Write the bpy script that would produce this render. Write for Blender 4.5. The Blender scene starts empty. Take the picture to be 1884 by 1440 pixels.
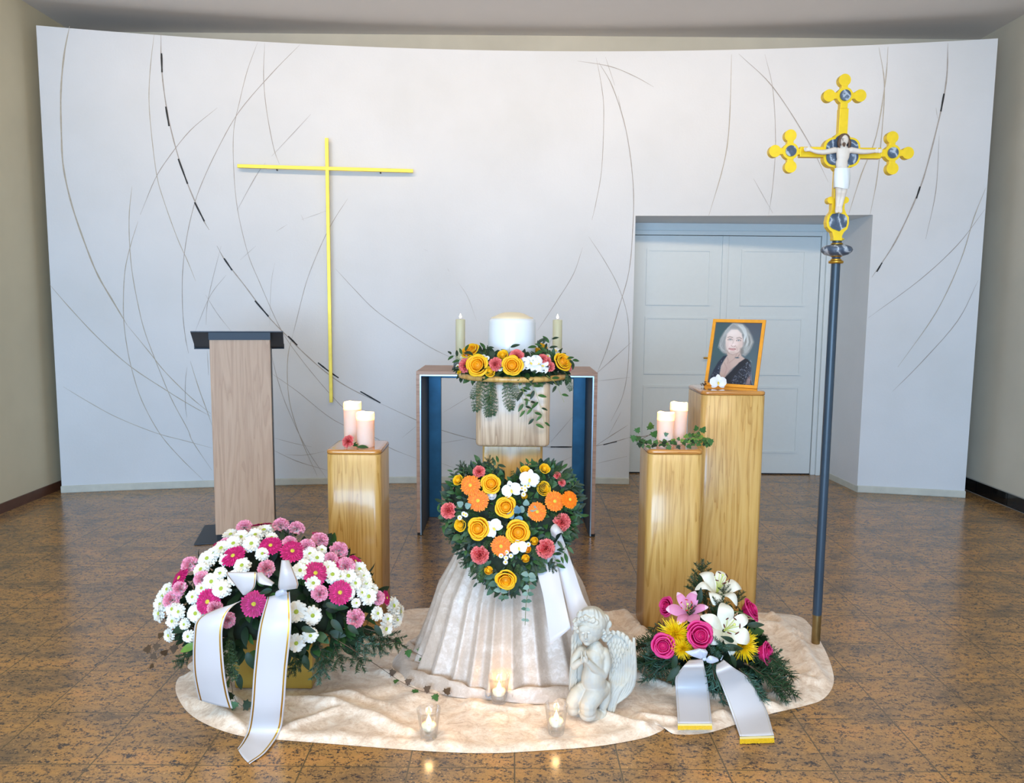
import bpy, math, random
import numpy as np
from mathutils import Vector, Matrix, noise
random.seed(7)
PI=math.pi
SC=bpy.context.scene; COL=SC.collection
# ---------------------------------------------------------------- camera
FPX=1440.0; PITCH=math.radians(6.3); ROLL=math.radians(.5); CH=1.5
fwd=Vector((0,math.cos(PITCH),-math.sin(PITCH))); up0=Vector((0,math.sin(PITCH),math.cos(PITCH))); rt0=Vector((1,0,0))
RT=rt0*math.cos(ROLL)+up0*math.sin(ROLL); UP=up0*math.cos(ROLL)-rt0*math.sin(ROLL)
CAM=Vector((0,0,CH))
cd=bpy.data.cameras.new('camera'); co=bpy.data.objects.new('camera',cd); COL.objects.link(co)
cd.sensor_fit='HORIZONTAL'; cd.sensor_width=36; cd.lens=FPX/1884*36; cd.clip_start=.05
co.matrix_world=Matrix(((RT.x,UP.x,-fwd.x,CAM.x),(RT.y,UP.y,-fwd.y,CAM.y),(RT.z,UP.z,-fwd.z,CAM.z),(0,0,0,1)))
SC.camera=co
# ---------------------------------------------------------------- light and exposure
SC.view_settings.view_transform='Standard'; SC.view_settings.look='None'; SC.view_settings.gamma=1
SC.view_settings.use_curve_mapping=False; SC.view_settings.exposure=0.0
w=bpy.data.worlds.new('daylight'); SC.world=w; w.use_nodes=True
w.node_tree.nodes['Background'].inputs[0].default_value=(.68,.82,1,1); w.node_tree.nodes['Background'].inputs[1].default_value=1.0
def area(name,loc,target,sx,sy,power,col):
    l=bpy.data.lights.new(name,'AREA'); l.shape='RECTANGLE'; l.size=sx; l.size_y=sy; l.energy=power; l.color=col
    o=bpy.data.objects.new(name,l); COL.objects.link(o); o.location=loc
    o.rotation_euler=(Vector(target)-Vector(loc)).to_track_quat('-Z','Y').to_euler(); return l
area('window_daylight',(-1.2,-3.6,1.3),(0,6,.9),5.5,2.2,560,(.40,.66,1.0))
area('added_warm_fill',(0,3.0,3.6),(0,6.5,3.1),6.0,.3,40,(1,.76,.50)).spread=math.radians(80)  # added light out of view, warms and brightens the upper curved wall
area('added_warm_fill',(0,.4,3.6),(0,1.9,0),4.5,1.6,92,(1,.86,.68)).spread=math.radians(120)  # added unseen warm light from above, lifts the floor near the camera

# ---------------------------------------------------------------- pixel of the photograph -> place in the room
def ray(px,py): return RT*((px-942)/FPX)+fwd+UP*((720-py)/FPX)
def PF(px,py,z=0.0):
    d=ray(px,py); t=(z-CH)/d.z; return CAM+d*t
def PY(px,py,Y):
    d=ray(px,py); return CAM+d*(Y/d.y)
WX0,WA,WY0=.25,.034,6.52
def wallY(x): return WY0-WA*(x-WX0)**2
def PW(px,py,off=0.0):
    d=ray(px,py); t=6.4
    for _ in range(12):
        p=CAM+d*t; t=(wallY(p.x)-off)/d.y
    return CAM+d*t
def PE(px,py,c,r):
    """ray meets ellipsoid (centre c, radii r): point and normal, or nearest grazing point"""
    d=ray(px,py).normalized(); o=CAM-c
    D=Vector((d.x/r[0],d.y/r[1],d.z/r[2])); O=Vector((o.x/r[0],o.y/r[1],o.z/r[2]))
    a=D.dot(D); b=2*O.dot(D); cc=O.dot(O)-1; disc=b*b-4*a*cc
    t=(-b-math.sqrt(disc))/(2*a) if disc>0 else -b/(2*a)
    p=CAM+d*t; q=p-c
    n=Vector((q.x/r[0]**2,q.y/r[1]**2,q.z/r[2]**2)).normalized()
    return p,n
# ---------------------------------------------------------------- materials
def lin(c):
    f=lambda v:(v/12.92 if v<=.04045 else ((v+.055)/1.055)**2.4)
    return tuple(f(x/255) for x in c)+(1,)
class NT:
    def __init__(s,name):
        s.m=bpy.data.materials.new(name); s.m.use_nodes=True; s.t=s.m.node_tree; s.b=s.t.nodes['Principled BSDF']
    def n(s,ty,**kw):
        nd=s.t.nodes.new(ty)
        for k,v in kw.items():
            if k.startswith('i_'):
                key=k[2:].replace('_',' ')
                nd.inputs[key].default_value=v
            else: setattr(nd,k,v)
        return nd
    def l(s,a,b): s.t.links.new(a,b)
    def set(s,**kw):
        for k,v in kw.items():
            s.b.inputs[k.replace('_',' ')].default_value=v
        return s
    def ramp(s,fac,stops,interp='LINEAR'):
        r=s.n('ShaderNodeValToRGB'); r.color_ramp.interpolation=interp; e=r.color_ramp.elements
        while len(e)<len(stops): e.new(.5)
        for k,(p,c) in enumerate(stops):
            e[k].position=p; e[k].color=c if len(c)==4 else tuple(c)+(1,)
        s.l(fac,r.inputs[0]); return r.outputs[0]
    def noise(s,vec,scale,detail=4,rough=.6,dist=0):
        nd=s.n('ShaderNodeTexNoise'); nd.inputs['Scale'].default_value=scale; nd.inputs['Detail'].default_value=detail
        nd.inputs['Roughness'].default_value=rough; nd.inputs['Distortion'].default_value=dist
        s.l(vec,nd.inputs['Vector']); return nd.outputs['Fac']
    def map(s,vec,scale=(1,1,1),rot=(0,0,0),loc=(0,0,0)):
        nd=s.n('ShaderNodeMapping'); nd.inputs['Scale'].default_value=scale; nd.inputs['Rotation'].default_value=rot
        nd.inputs['Location'].default_value=loc; s.l(vec,nd.inputs['Vector']); return nd.outputs[0]
    def mix(s,f,a,b,mode='MIX'):
        nd=s.n('ShaderNodeMix',data_type='RGBA',blend_type=mode)
        for v,i in ((f,0),(a,6),(b,7)):
            if hasattr(v,'links') : s.l(v,nd.inputs[i])
            else: nd.inputs[i].default_value=v
        return nd.outputs[2]
    def math(s,op,a,b=None,c=None):
        nd=s.n('ShaderNodeMath',operation=op)
        for i,v in enumerate((a,b,c)):
            if v is None: continue
            if hasattr(v,'links'): s.l(v,nd.inputs[i])
            else: nd.inputs[i].default_value=v
        return nd.outputs[0]
    def bump(s,h,dist=.002,strength=1):
        nd=s.n('ShaderNodeBump'); nd.inputs['Distance'].default_value=dist; nd.inputs['Strength'].default_value=strength
        s.l(h,nd.inputs['Height']); s.l(nd.outputs[0],s.b.inputs['Normal'])
    def pos(s): return s.n('ShaderNodeNewGeometry').outputs['Position']
    def obj(s): return s.n('ShaderNodeTexCoord').outputs['Object']
MT={}
def plain(name,c,rough=.5,metal=0,var=0,scale=30,trans=0,**kw):
    t=NT(name); t.set(Roughness=rough,Metallic=metal)
    col=lin(c); t.b.inputs['Base Color'].default_value=col
    if var:
        f=t.noise(t.obj(),scale,3,.6)
        dk=tuple(x*(1-var) for x in col[:3])+(1,); lt=tuple(min(1,x*(1+var)) for x in col[:3])+(1,)
        t.l(t.ramp(f,[(.3,dk),(.7,lt)]),t.b.inputs['Base Color'])
    for k,v in kw.items(): t.b.inputs[k.replace('_',' ')].default_value=v
    if trans:   # thin petals and leaves let some light through
        tr=t.n('ShaderNodeBsdfTranslucent'); tr.inputs[0].default_value=col
        mx=t.n('ShaderNodeMixShader'); mx.inputs[0].default_value=trans
        t.l(t.b.outputs[0],mx.inputs[1]); t.l(tr.outputs[0],mx.inputs[2])
        t.l(mx.outputs[0],t.t.nodes['Material Output'].inputs[0])
    MT[name]=t.m; return t
# plaster
t=plain('white_plaster',(226,223,221),.85)
f=t.noise(t.pos(),1.2,4,.55); t.l(t.ramp(f,[(.3,lin((219,219,219))),(.5,lin((224,224,225))),(.75,lin((229,229,230)))]),t.b.inputs['Base Color'])
t.bump(t.noise(t.pos(),60,4),.0015,.5)
plain('side_plaster',(214,202,172),.9,var=.04,scale=2)
plain('right_plaster',(210,201,182),.9,var=.04,scale=2)
plain('ceiling_paint',(226,217,209),.9,var=.02,scale=1.5)
plain('back_paint',(190,184,168),.9,var=.08,scale=2)
plain('plinth_paint',(205,203,190),.6,var=.06,scale=12)
plain('door_paint',(220,225,224),.45,var=.01)
plain('brown_skirting',(92,58,42),.35,var=.15,scale=20)
plain('line_dark',(22,22,24),.6); plain('line_tan',(184,174,158),.8,var=.10,scale=40); plain('line_brown',(174,165,157),.8,var=.12,scale=40)
plain('line_faint',(198,193,188),.85,var=.05,scale=30)
# black wall tiles with pale joints
plain('black_tile',(14,15,17),.12); plain('tile_joint',(170,165,155),.8)
# granite floor
t=NT('granite_floor'); MT['granite_floor']=t.m
P=t.pos()
st=t.map(P,(1,1.9,1),(0,0,.25))
big=t.noise(st,3.0,5,.68,.5)
med=t.noise(t.map(P,(1,1.6,1),(0,0,.2)),26,6,.8,.4)
fin=t.noise(P,105,4,.75)
base=t.ramp(big,[(.30,lin((112,92,70))),(.44,lin((158,122,80))),(.56,lin((182,136,80))),(.72,lin((202,144,84)))])
dark=t.ramp(t.math('ADD',t.math('MULTIPLY',med,.56),t.math('MULTIPLY',fin,.44)),[(.44,(1,1,1)),(.495,(0,0,0))])
c=t.mix(dark,base,lin((64,58,56)))
vor=t.n('ShaderNodeTexVoronoi',feature='F1'); vor.inputs['Scale'].default_value=80; t.l(P,vor.inputs['Vector'])
spk=t.math('MULTIPLY',t.math('LESS_THAN',vor.outputs['Distance'],.2),t.math('GREATER_THAN',fin,.53))
c=t.mix(t.math('MULTIPLY',spk,.75),c,lin((226,178,116)))
sx=t.n('ShaderNodeSeparateXYZ'); t.l(P,sx.inputs[0])
def joint(coord,off,size,w):
    q=t.math('FRACT',t.math('DIVIDE',t.math('ADD',coord,100*size-off),size))
    return t.math('LESS_THAN',t.math('ABSOLUTE',t.math('SUBTRACT',q,.5)),.5-w/size)   # 1 inside tile
ins=t.math('MULTIPLY',joint(sx.outputs[0],.019,.3455,.0024),joint(sx.outputs[1],2.402,.3255,.0022))
# each tile its own shade
fx=t.math('FLOOR',t.math('DIVIDE',t.math('ADD',sx.outputs[0],34.55-.019),.3455)); fy=t.math('FLOOR',t.math('DIVIDE',t.math('ADD',sx.outputs[1],32.55-2.402),.3255))
cx=t.n('ShaderNodeCombineXYZ'); t.l(fx,cx.inputs[0]); t.l(fy,cx.inputs[1])
wn=t.n('ShaderNodeTexWhiteNoise'); t.l(cx.outputs[0],wn.inputs[0])
c=t.mix(t.math('MULTIPLY',wn.outputs['Value'],.14),c,lin((92,78,66)))
c=t.mix(t.math('SUBTRACT',1,ins),c,lin((100,84,60)))
t.l(c,t.b.inputs['Base Color'])
t.l(t.math('MULTIPLY_ADD',t.noise(P,6,3),.10,.17),t.b.inputs['Roughness'])
t.set(IOR=1.5); t.bump(ins,.0008,.6)
# wood: long grain along z
def wood(name,a,b,c,axis='z',rough=.22,coat=.5,sc=1,rings=1,stave=.09):
    t=NT(name); MT[name]=t.m; o=t.obj()
    s={'z':(9,9,.55),'x':(.55,9,9)}[axis]
    warp=t.noise(t.map(o,tuple(k*.35*sc for k in s)),1.2,2,.5)
    ad=t.n('ShaderNodeVectorMath',operation='ADD'); t.l(t.map(o,tuple(k*sc for k in s)),ad.inputs[0])
    cv=t.n('ShaderNodeVectorMath',operation='SCALE'); cv.inputs['Scale'].default_value=2.3*rings
    cb=t.n('ShaderNodeCombineXYZ'); t.l(warp,cb.inputs[0]); t.l(warp,cb.inputs[1]); t.l(cb.outputs[0],cv.inputs[0]); t.l(cv.outputs[0],ad.inputs[1])
    # staves: every board gets its own offset
    sp=t.n('ShaderNodeSeparateXYZ'); t.l(o,sp.inputs[0])
    fl=t.math('FLOOR',t.math('DIVIDE',t.math('ADD',sp.outputs[0 if axis=='z' else 1],.031),stave))
    wn=t.n('ShaderNodeTexWhiteNoise',noise_dimensions='1D'); t.l(fl,wn.inputs['W'])
    off=t.n('ShaderNodeVectorMath',operation='SCALE'); off.inputs['Scale'].default_value=7; t.l(wn.outputs['Color'],off.inputs[0])
    a2=t.n('ShaderNodeVectorMath',operation='ADD'); t.l(ad.outputs[0],a2.inputs[0]); t.l(off.outputs[0],a2.inputs[1])
    g=t.noise(a2.outputs[0],1.5,3,.55,1.0)
    saw=t.math('FRACT',t.math('MULTIPLY',g,6))
    fine=t.noise(t.map(o,tuple(k*14*sc for k in s)),1,3,.7)
    m=t.math('ADD',t.math('MULTIPLY',saw,.7),t.math('MULTIPLY',fine,.35))
    col=t.ramp(m,[(.08,lin(a)),(.5,lin(b)),(.95,lin(c))])
    col=t.mix(t.math('MULTIPLY',wn.outputs['Value'],.35),col,lin(a))
    t.l(col,t.b.inputs['Base Color']); t.set(Roughness=rough); t.b.inputs['Coat Weight'].default_value=coat; t.b.inputs['Coat Roughness'].default_value=.12
    return t
wood('ash_wood',(200,152,78),(216,174,102),(172,122,50),rough=.34,coat=.4)
wood('ash_cap',(196,128,54),(212,148,72),(168,100,36),axis='x',rough=.15,coat=.9)
wood('pale_wood',(188,158,126),(206,178,148),(150,118,90),rough=.35,coat=.3)
wood('lectern_wood',(192,156,126),(202,167,138),(178,142,114),rough=.5,coat=0,rings=.5,stave=2)
wood('table_wood',(180,142,120),(190,154,132),(160,122,102),axis='x',rough=.5,coat=0,rings=.5,stave=2)
plain('desk_metal',(46,54,63),.5,.25); plain('base_metal',(58,62,68),.5,.4); plain('base_black',(26,27,30),.6)
t=plain('blue_steel',(38,88,116),.38,.55,var=.25,scale=6)
plain('steel_edge',(170,190,205),.3,.8)
plain('gold_leaf',(250,206,38),.34,.35,var=.05,scale=40); plain('gold_bar',(240,208,74),.4,.3,var=.12,scale=8)
plain('gold_trim',(196,150,58),.3,.8); plain('gold_box',(176,142,60),.38,.45,var=.05,scale=6)
t=NT('blue_marble'); MT['blue_marble']=t.m
v=t.n('ShaderNodeTexWave',wave_type='BANDS'); v.inputs['Scale'].default_value=9; v.inputs['Distortion'].default_value=9; v.inputs['Detail'].default_value=4; v.inputs['Detail Scale'].default_value=2
t.l(t.map(t.obj(),(1,1,1),(0,.6,.2)),v.inputs['Vector'])
t.l(t.ramp(v.outputs['Fac'],[(0,lin((66,78,94))),(.6,lin((80,92,108))),(.88,lin((112,120,132))),(.97,lin((176,180,186)))]),t.b.inputs['Base Color']); t.set(Roughness=.3)
plain('pole_blue',(46,62,76),.32,var=.1,scale=5); plain('brass',(140,118,76),.35,.8,var=.1)
plain('urn_white',(232,234,236),.25,Coat_Weight=.4); plain('urn_gold',(244,226,190),.35,.1)
plain('candle_ivory',(232,224,186),.45,Subsurface_Weight=.15,Subsurface_Radius=(.02,.015,.008))
plain('wick',(40,34,30),.9); plain('holder_dark',(70,66,60),.4,.5)
t=plain('wax',(255,248,238),.5)
tr=t.n('ShaderNodeBsdfTranslucent'); tr.inputs[0].default_value=lin((255,206,112)); mx=t.n('ShaderNodeMixShader'); mx.inputs[0].default_value=.40
t.l(t.b.outputs[0],mx.inputs[1]); t.l(tr.outputs[0],mx.inputs[2]); t.l(mx.outputs[0],t.t.nodes['Material Output'].inputs[0])
def emit(name,c,s):
    t=NT(name); MT[name]=t.m; t.b.inputs['Emission Color'].default_value=c+(1,); t.b.inputs['Emission Strength'].default_value=s; t.b.inputs['Base Color'].default_value=(0,0,0,1)
emit('flame',(1,.62,.22),14); emit('flame_white',(1,.80,.62),7); emit('led',(1,.75,.35),10)
plain('tea_wax',(252,240,214),.4,Subsurface_Weight=.3,Subsurface_Radius=(.01,.006,.003))
# thin clear glass
t=NT('clear_glass'); MT['clear_glass']=t.m
tp=t.n('ShaderNodeBsdfTransparent'); tp.inputs[0].default_value=(1,1,1,1); gl=t.n('ShaderNodeBsdfGlossy'); gl.inputs['Roughness'].default_value=.03
fr=t.n('ShaderNodeFresnel'); fr.inputs[0].default_value=1.5; mx=t.n('ShaderNodeMixShader'); t.l(t.math('MULTIPLY_ADD',fr.outputs[0],.45,.0),mx.inputs[0]); t.l(tp.outputs[0],mx.inputs[1]); t.l(gl.outputs[0],mx.inputs[2])
t.l(mx.outputs[0],t.t.nodes['Material Output'].inputs[0])
# crushed velvet
def velvet(name,a,b,c,k=1,e=0):
    t=NT(name); MT[name]=t.m; P=t.obj()
    n1=t.noise(P,16*k,6,.72,1.2); n2=t.noise(t.map(P,(1,1.6,1),(0,0,.5)),60,5,.75,.8)
    m=t.math('ADD',t.math('MULTIPLY',n1,.62),t.math('MULTIPLY',n2,.38))
    t.l(t.ramp(m,[(.40-e,lin(a)),(.5,lin(b)),(.6+e,lin(c))]),t.b.inputs['Base Color'])
    t.l(t.ramp(m,[(.42,(.5,.5,.5)),(.58,(.30,.30,.30))]),t.b.inputs['Roughness'])
    t.b.inputs['Sheen Weight'].default_value=.5; t.b.inputs['Sheen Roughness'].default_value=.35; t.b.inputs['Sheen Tint'].default_value=(1,.95,.9,1)
    t.bump(m,.004,.55)
velvet('velvet_floor',(212,184,158),(236,212,188),(248,232,214)); velvet('velvet_drape',(174,153,136),(192,173,156),(222,208,196),.45,.1)
# marks
plain('satin',(200,194,194),.32,Sheen_Weight=.3); plain('satin_grey',(196,200,214),.35,Sheen_Weight=.3); plain('fringe',(238,196,20),.7,var=.15,scale=200); plain('fringe_cream',(236,222,160),.6)
# statue
t=NT('stone_white'); MT['stone_white']=t.m
n=t.noise(t.obj(),22,4,.6); n2=t.noise(t.obj(),9,3,.6)
pc=t.ramp(n2,[(.3,lin((172,170,164))),(.55,lin((190,186,174))),(.75,lin((204,198,184)))])
t.l(t.mix(t.ramp(n,[(.45,(0,0,0)),(.75,(.5,.5,.5))]),pc,lin((206,184,148))),t.b.inputs['Base Color']); t.set(Roughness=.6)
t.bump(t.noise(t.obj(),150,3),.0006,.5)
plain('stone_plain',(204,198,186),.65)
plain('corpus_skin',(226,208,190),.5,var=.03,scale=40); plain('loincloth',(236,236,234),.6); plain('hair_brown',(104,78,60),.7,var=.15,scale=150)
# petals and leaves
TR=.22
for nm,c in dict(pet_white=(246,246,240),pet_cream=(244,234,214),pet_magenta=(232,40,134),pet_magenta_dark=(190,20,100),pet_pink=(253,176,200),pet_palepink=(255,238,238),
    pet_coral=(238,92,96),pet_coral_light=(246,134,130),pet_orange=(255,150,18),pet_orange_light=(250,124,8),pet_yellow=(255,202,24),pet_yellow_deep=(252,172,18),pet_lemon=(255,228,20),pet_lemon_deep=(250,206,14),
    pet_rose=(214,20,104),pet_rose_light=(228,62,136),pet_lily=(246,242,226),pet_lilypink=(232,150,190),pet_lilypale=(246,206,222),pet_orchid=(246,244,244)).items():
    plain(nm,c,.55,var=.05,scale=60,trans=TR)
for nm,c,r in (('eye_green',(150,170,50),.8),('eye_yellow',(240,200,50),.8),('eye_lime',(190,196,80),.8),('anther',(92,40,30),.8),('stamen',(214,220,120),.6),('anther_red',(186,40,40),.8),('lip_yellow',(236,206,90),.6)):
    plain(nm,c,r,var=.15,scale=200)
for nm,c,r in (('leaf_dark',(26,52,28),.55),('leaf_mid',(46,86,38),.5),('leaf_light',(110,146,58),.45),('leaf_fir',(44,76,44),.5),('leaf_fir_blue',(74,112,96),.5),('leaf_euca',(128,156,146),.55),('leaf_euca_blue',(98,140,160),.5),('leaf_fern',(44,74,28),.55),('leaf_brown',(84,62,40),.6),('leaf_ivy',(62,104,48),.4)):
    plain(nm,c,r,var=.22,scale=25,trans=.18)
plain('stem',(96,110,54),.6); plain('stem_brown',(94,70,52),.7); plain('core_green',(20,34,18),.9,var=.4,scale=40)
plain('stem_lime',(150,158,70),.6)
# ---------------------------------------------------------------- mesh building
def V(*a): return Vector(a)
def catmull(pts,n=8,closed=False):
    P=[Vector(p) for p in pts]; out=[]; N=len(P)
    rng=range(N if closed else N-1)
    for i in rng:
        if closed: a,b,c,d=P[(i-1)%N],P[i],P[(i+1)%N],P[(i+2)%N]
        else: a=P[i-1] if i else P[0]*2-P[1]; b=P[i]; c=P[i+1]; d=P[i+2] if i+2<N else P[-1]*2-P[-2]
        for k in range(n):
            t=k/n; out.append(.5*((2*b)+(c-a)*t+(2*a-5*b+4*c-d)*t*t+(3*b-a-3*c+d)*t**3))
    if not closed: out.append(P[-1])
    return out
class MB:
    def __init__(s): s.v=[]; s.f=[]; s.m=[]; s.sm=[]
    def add(s,vs,fs,mi=0,smooth=True,M=None):
        o=len(s.v)
        s.v+= [tuple(M@Vector(p)) for p in vs] if M else [tuple(p) for p in vs]
        for k,f in enumerate(fs):
            s.f.append([i+o for i in f]); s.m.append(mi[k] if isinstance(mi,list) else mi); s.sm.append(smooth)
    def box(s,lo,hi,mi=0,M=None):
        x0,y0,z0=lo; x1,y1,z1=hi
        s.add([(x0,y0,z0),(x1,y0,z0),(x1,y1,z0),(x0,y1,z0),(x0,y0,z1),(x1,y0,z1),(x1,y1,z1),(x0,y1,z1)],
              [(0,3,2,1),(4,5,6,7),(0,1,5,4),(1,2,6,5),(2,3,7,6),(3,0,4,7)],mi,False,M)
    def grid(s,rows,mi=0,closeu=False,closev=False,M=None,smooth=True,matf=None):
        nr=len(rows); nc=len(rows[0]); vs=[p for r in rows for p in r]; fs=[]; ms=[]
        for i in range(nr-(0 if closev else 1)):
            for j in range(nc-(0 if closeu else 1)):
                a=i*nc+j; b=i*nc+(j+1)%nc; c=((i+1)%nr)*nc+(j+1)%nc; d=((i+1)%nr)*nc+j
                fs.append((a,b,c,d)); ms.append(matf(i,j) if matf else mi)
        s.add(vs,fs,ms,smooth,M)
    def tube(s,pts,rad,n=8,mi=0,M=None,caps=True):
        pts=[Vector(p) for p in pts]; rows=[]
        t0=(pts[1]-pts[0]).normalized(); ref=V(0,0,1) if abs(t0.z)<.9 else V(1,0,0); x=t0.cross(ref).normalized()
        for i,p in enumerate(pts):
            t=(pts[min(i+1,len(pts)-1)]-pts[max(i-1,0)]).normalized(); x=(x-t*x.dot(t)).normalized(); y=t.cross(x)
            r=rad[i] if isinstance(rad,(list,tuple)) else rad
            rows.append([p+x*math.cos(2*PI*k/n)*r+y*math.sin(2*PI*k/n)*r for k in range(n)])
        s.grid(rows,mi,closeu=True,M=M)
        if caps:
            s.add(rows[0],[tuple(range(n))],mi,False,M); s.add(rows[-1],[tuple(reversed(range(n)))],mi,False,M)
    def lathe(s,prof,n=32,mi=0,M=None,matf=None):
        rows=[[(r*math.cos(2*PI*k/n),r*math.sin(2*PI*k/n),z) for k in range(n)] for r,z in prof]
        s.grid(rows,mi,closeu=True,M=M,matf=matf)
    def prism(s,poly,d0,d1,mi=0,M=None,smooth=False,side=None):
        """poly: list of (x,z); extruded along y from d0 to d1"""
        n=len(poly); vs=[(x,d0,z) for x,z in poly]+[(x,d1,z) for x,z in poly]
        s.add(vs,[tuple(range(n)),tuple(reversed(range(n,2*n)))],mi,False,M)
        s.add(vs,[(i,i+n,(i+1)%n+n,(i+1)%n) for i in range(n)],mi if side is None else side,smooth,M)
    def ball(s,c,r,nu=16,nv=10,mi=0,M=None,R=None):
        r=(r,r,r) if not isinstance(r,(tuple,list)) else r; c=Vector(c); rows=[]
        for i in range(nv+1):
            a=PI*i/nv; a=max(.001,min(PI-.001,a)); row=[]
            for j in range(nu):
                b=2*PI*j/nu; q=V(math.sin(a)*math.cos(b)*r[0],math.sin(a)*math.sin(b)*r[1],-math.cos(a)*r[2])
                row.append(c+(R@q if R else q))
            rows.append(row)
        s.grid(rows,mi,closeu=True,M=M)
    def mesh(s,name,mats,shift=None):
        me=bpy.data.meshes.new(name); v=s.v
        if shift is not None: v=[(a[0]-shift[0],a[1]-shift[1],a[2]-shift[2]) for a in v]
        me.from_pydata(v,[],s.f)
        for m in ([mats] if isinstance(mats,str) else mats): me.materials.append(MT[m])
        me.polygons.foreach_set('material_index',s.m); me.polygons.foreach_set('use_smooth',s.sm); me.update()
        return me
WM={}
def link(name,data,parent=None,M=None):
    o=bpy.data.objects.new(name,data); COL.objects.link(o); M=M or Matrix.Identity(4)
    if parent: o.parent=parent; o.matrix_basis=WM[parent.name].inverted()@M
    else: o.matrix_basis=M
    WM[o.name]=M.copy(); return o
def tag(o,label,cat,group=None,kind=None):
    o['label']=label; o['category']=cat
    if group: o['group']=group
    if kind: o['kind']=kind
    return o
def root(name,loc,label,cat,group=None): return tag(link(name,None,None,Matrix.Translation(loc)),label,cat,group)
def part(name,mb,mats,parent,label=None,bevel=0,loc=None):
    """mesh built in room coordinates, hung under its parent"""
    c=Vector(loc) if loc is not None else WM[parent.name].translation
    o=link(name,mb.mesh(name,mats,c),parent,Matrix.Translation(c))
    if label: o['label']=label
    if bevel: bev(o,bevel)
    return o
def solo(name,mb,mats,loc,label,cat,group=None,bevel=0):
    o=link(name,mb.mesh(name,mats,loc),None,Matrix.Translation(loc)); tag(o,label,cat,group)
    if bevel: bev(o,bevel)
    return o
def bev(o,w,seg=3):
    m=o.modifiers.new('bevel','BEVEL'); m.width=w; m.segments=seg; m.limit_method='ANGLE'; m.harden_normals=False
    for p in o.data.polygons: p.use_smooth=True
    n=o.modifiers.new('wn','WEIGHTED_NORMAL'); n.keep_sharp=True
def struct(name,mb,mats,parent=None):
    o=link(name,mb.mesh(name,mats),parent)
    if not parent: o['kind']='structure'
    return o
def rotz(c,a): return Matrix.Translation(c)@Matrix.Rotation(a,4,'Z')
# ---------------------------------------------------------------- room
XL,XR,YF,YB,ZC=-3.62,3.80,-4.0,6.68,3.69
m=MB(); m.add([(XL-.3,YF,0),(XR+.3,YF,0),(XR+.3,7.3,0),(XL-.3,7.3,0)],[(0,1,2,3)],0,False); struct('floor',m,'granite_floor')
m=MB(); m.box((XL-.2,YF,ZC),(XR+.2,YB+.1,ZC+.1)); struct('ceiling',m,'ceiling_paint')
m=MB(); m.box((XL-.15,YF,0),(XL,YB+.1,ZC)); struct('wall_left',m,'side_plaster')
m=MB(); m.box((XR,YF,0),(XR+.15,YB+.1,ZC)); struct('wall_right',m,'right_plaster')
m=MB(); m.box((XL,YB,0),(.85,YB+.1,ZC)); m.box((3.0,YB,0),(XR,YB+.1,ZC)); m.box((.85,YB,2.4),(3.0,YB+.1,ZC)); struct('wall_back',m,'back_paint')
m=MB(); m.box((XL,YF,0),(XL+.012,YB,.07)); o=struct('baseboard_left',m,'brown_skirting')
m=MB(); m.box((XR-.006,YF,0),(XR,YB,.112),1)
y=YB-.02
while y>0: m.box((XR-.013,y-.197,.006),(XR-.004,y,.106),0); y-=.203
struct('baseboard_right',m,['black_tile','tile_joint'])
# curved white wall with the door opening
XA,XB=-3.535,3.625; OX0,OX1,OZ=.995,2.835,2.232; ZT=3.52; TH=.1
m=MB(); xs=sorted(set([XA+(XB-XA)*i/70 for i in range(71)]+[OX0,OX1])); zs=[.055,OZ,ZT]
def wcol(x,z,off=0): return (x,wallY(x)+off,z)
for a,b in zip(xs,xs[1:]):
    for z0,z1 in zip(zs,zs[1:]):
        if z1==OZ and a>=OX0-1e-6 and b<=OX1+1e-6: continue
        m.add([wcol(a,z0),wcol(b,z0),wcol(b,z1),wcol(a,z1)],[(0,1,2,3)],0,True)
    m.add([wcol(a,ZT),wcol(b,ZT),wcol(b,ZT,TH),wcol(a,ZT,TH)],[(0,1,2,3)],0,False)
    if not(a>=OX0-1e-6 and b<=OX1+1e-6): m.add([wcol(a,.055,TH),wcol(b,.055,TH),wcol(b,ZT,TH),wcol(a,ZT,TH)],[(3,2,1,0)],0,False)
for x in (XA,XB): m.add([wcol(x,0),wcol(x,0,TH),wcol(x,ZT,TH),wcol(x,ZT)],[(0,1,2,3)],0,False)
DY=6.95; DX0,DX1=1.04,2.80; DFX1=2.80
m.add([wcol(OX1,0),(DFX1,DY+.05,0),(DFX1,DY+.05,OZ),wcol(OX1,OZ)],[(0,1,2,3)],0,False)       # right reveal
m.add([wcol(OX0,0),(OX0-.02,DY+.05,0),(OX0-.02,DY+.05,OZ),wcol(OX0,OZ)],[(3,2,1,0)],0,False)
ox=[x for x in xs if OX0-1e-6<=x<=OX1+1e-6]
for a,b in zip(ox,ox[1:]):                                                        # soffit slopes down to the frame
    m.add([wcol(a,OZ),wcol(b,OZ),(min(b,DFX1),DY+.05,OZ-.01),(min(a,DFX1),DY+.05,OZ-.01)],[(0,1,2,3)],0,False)
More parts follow.
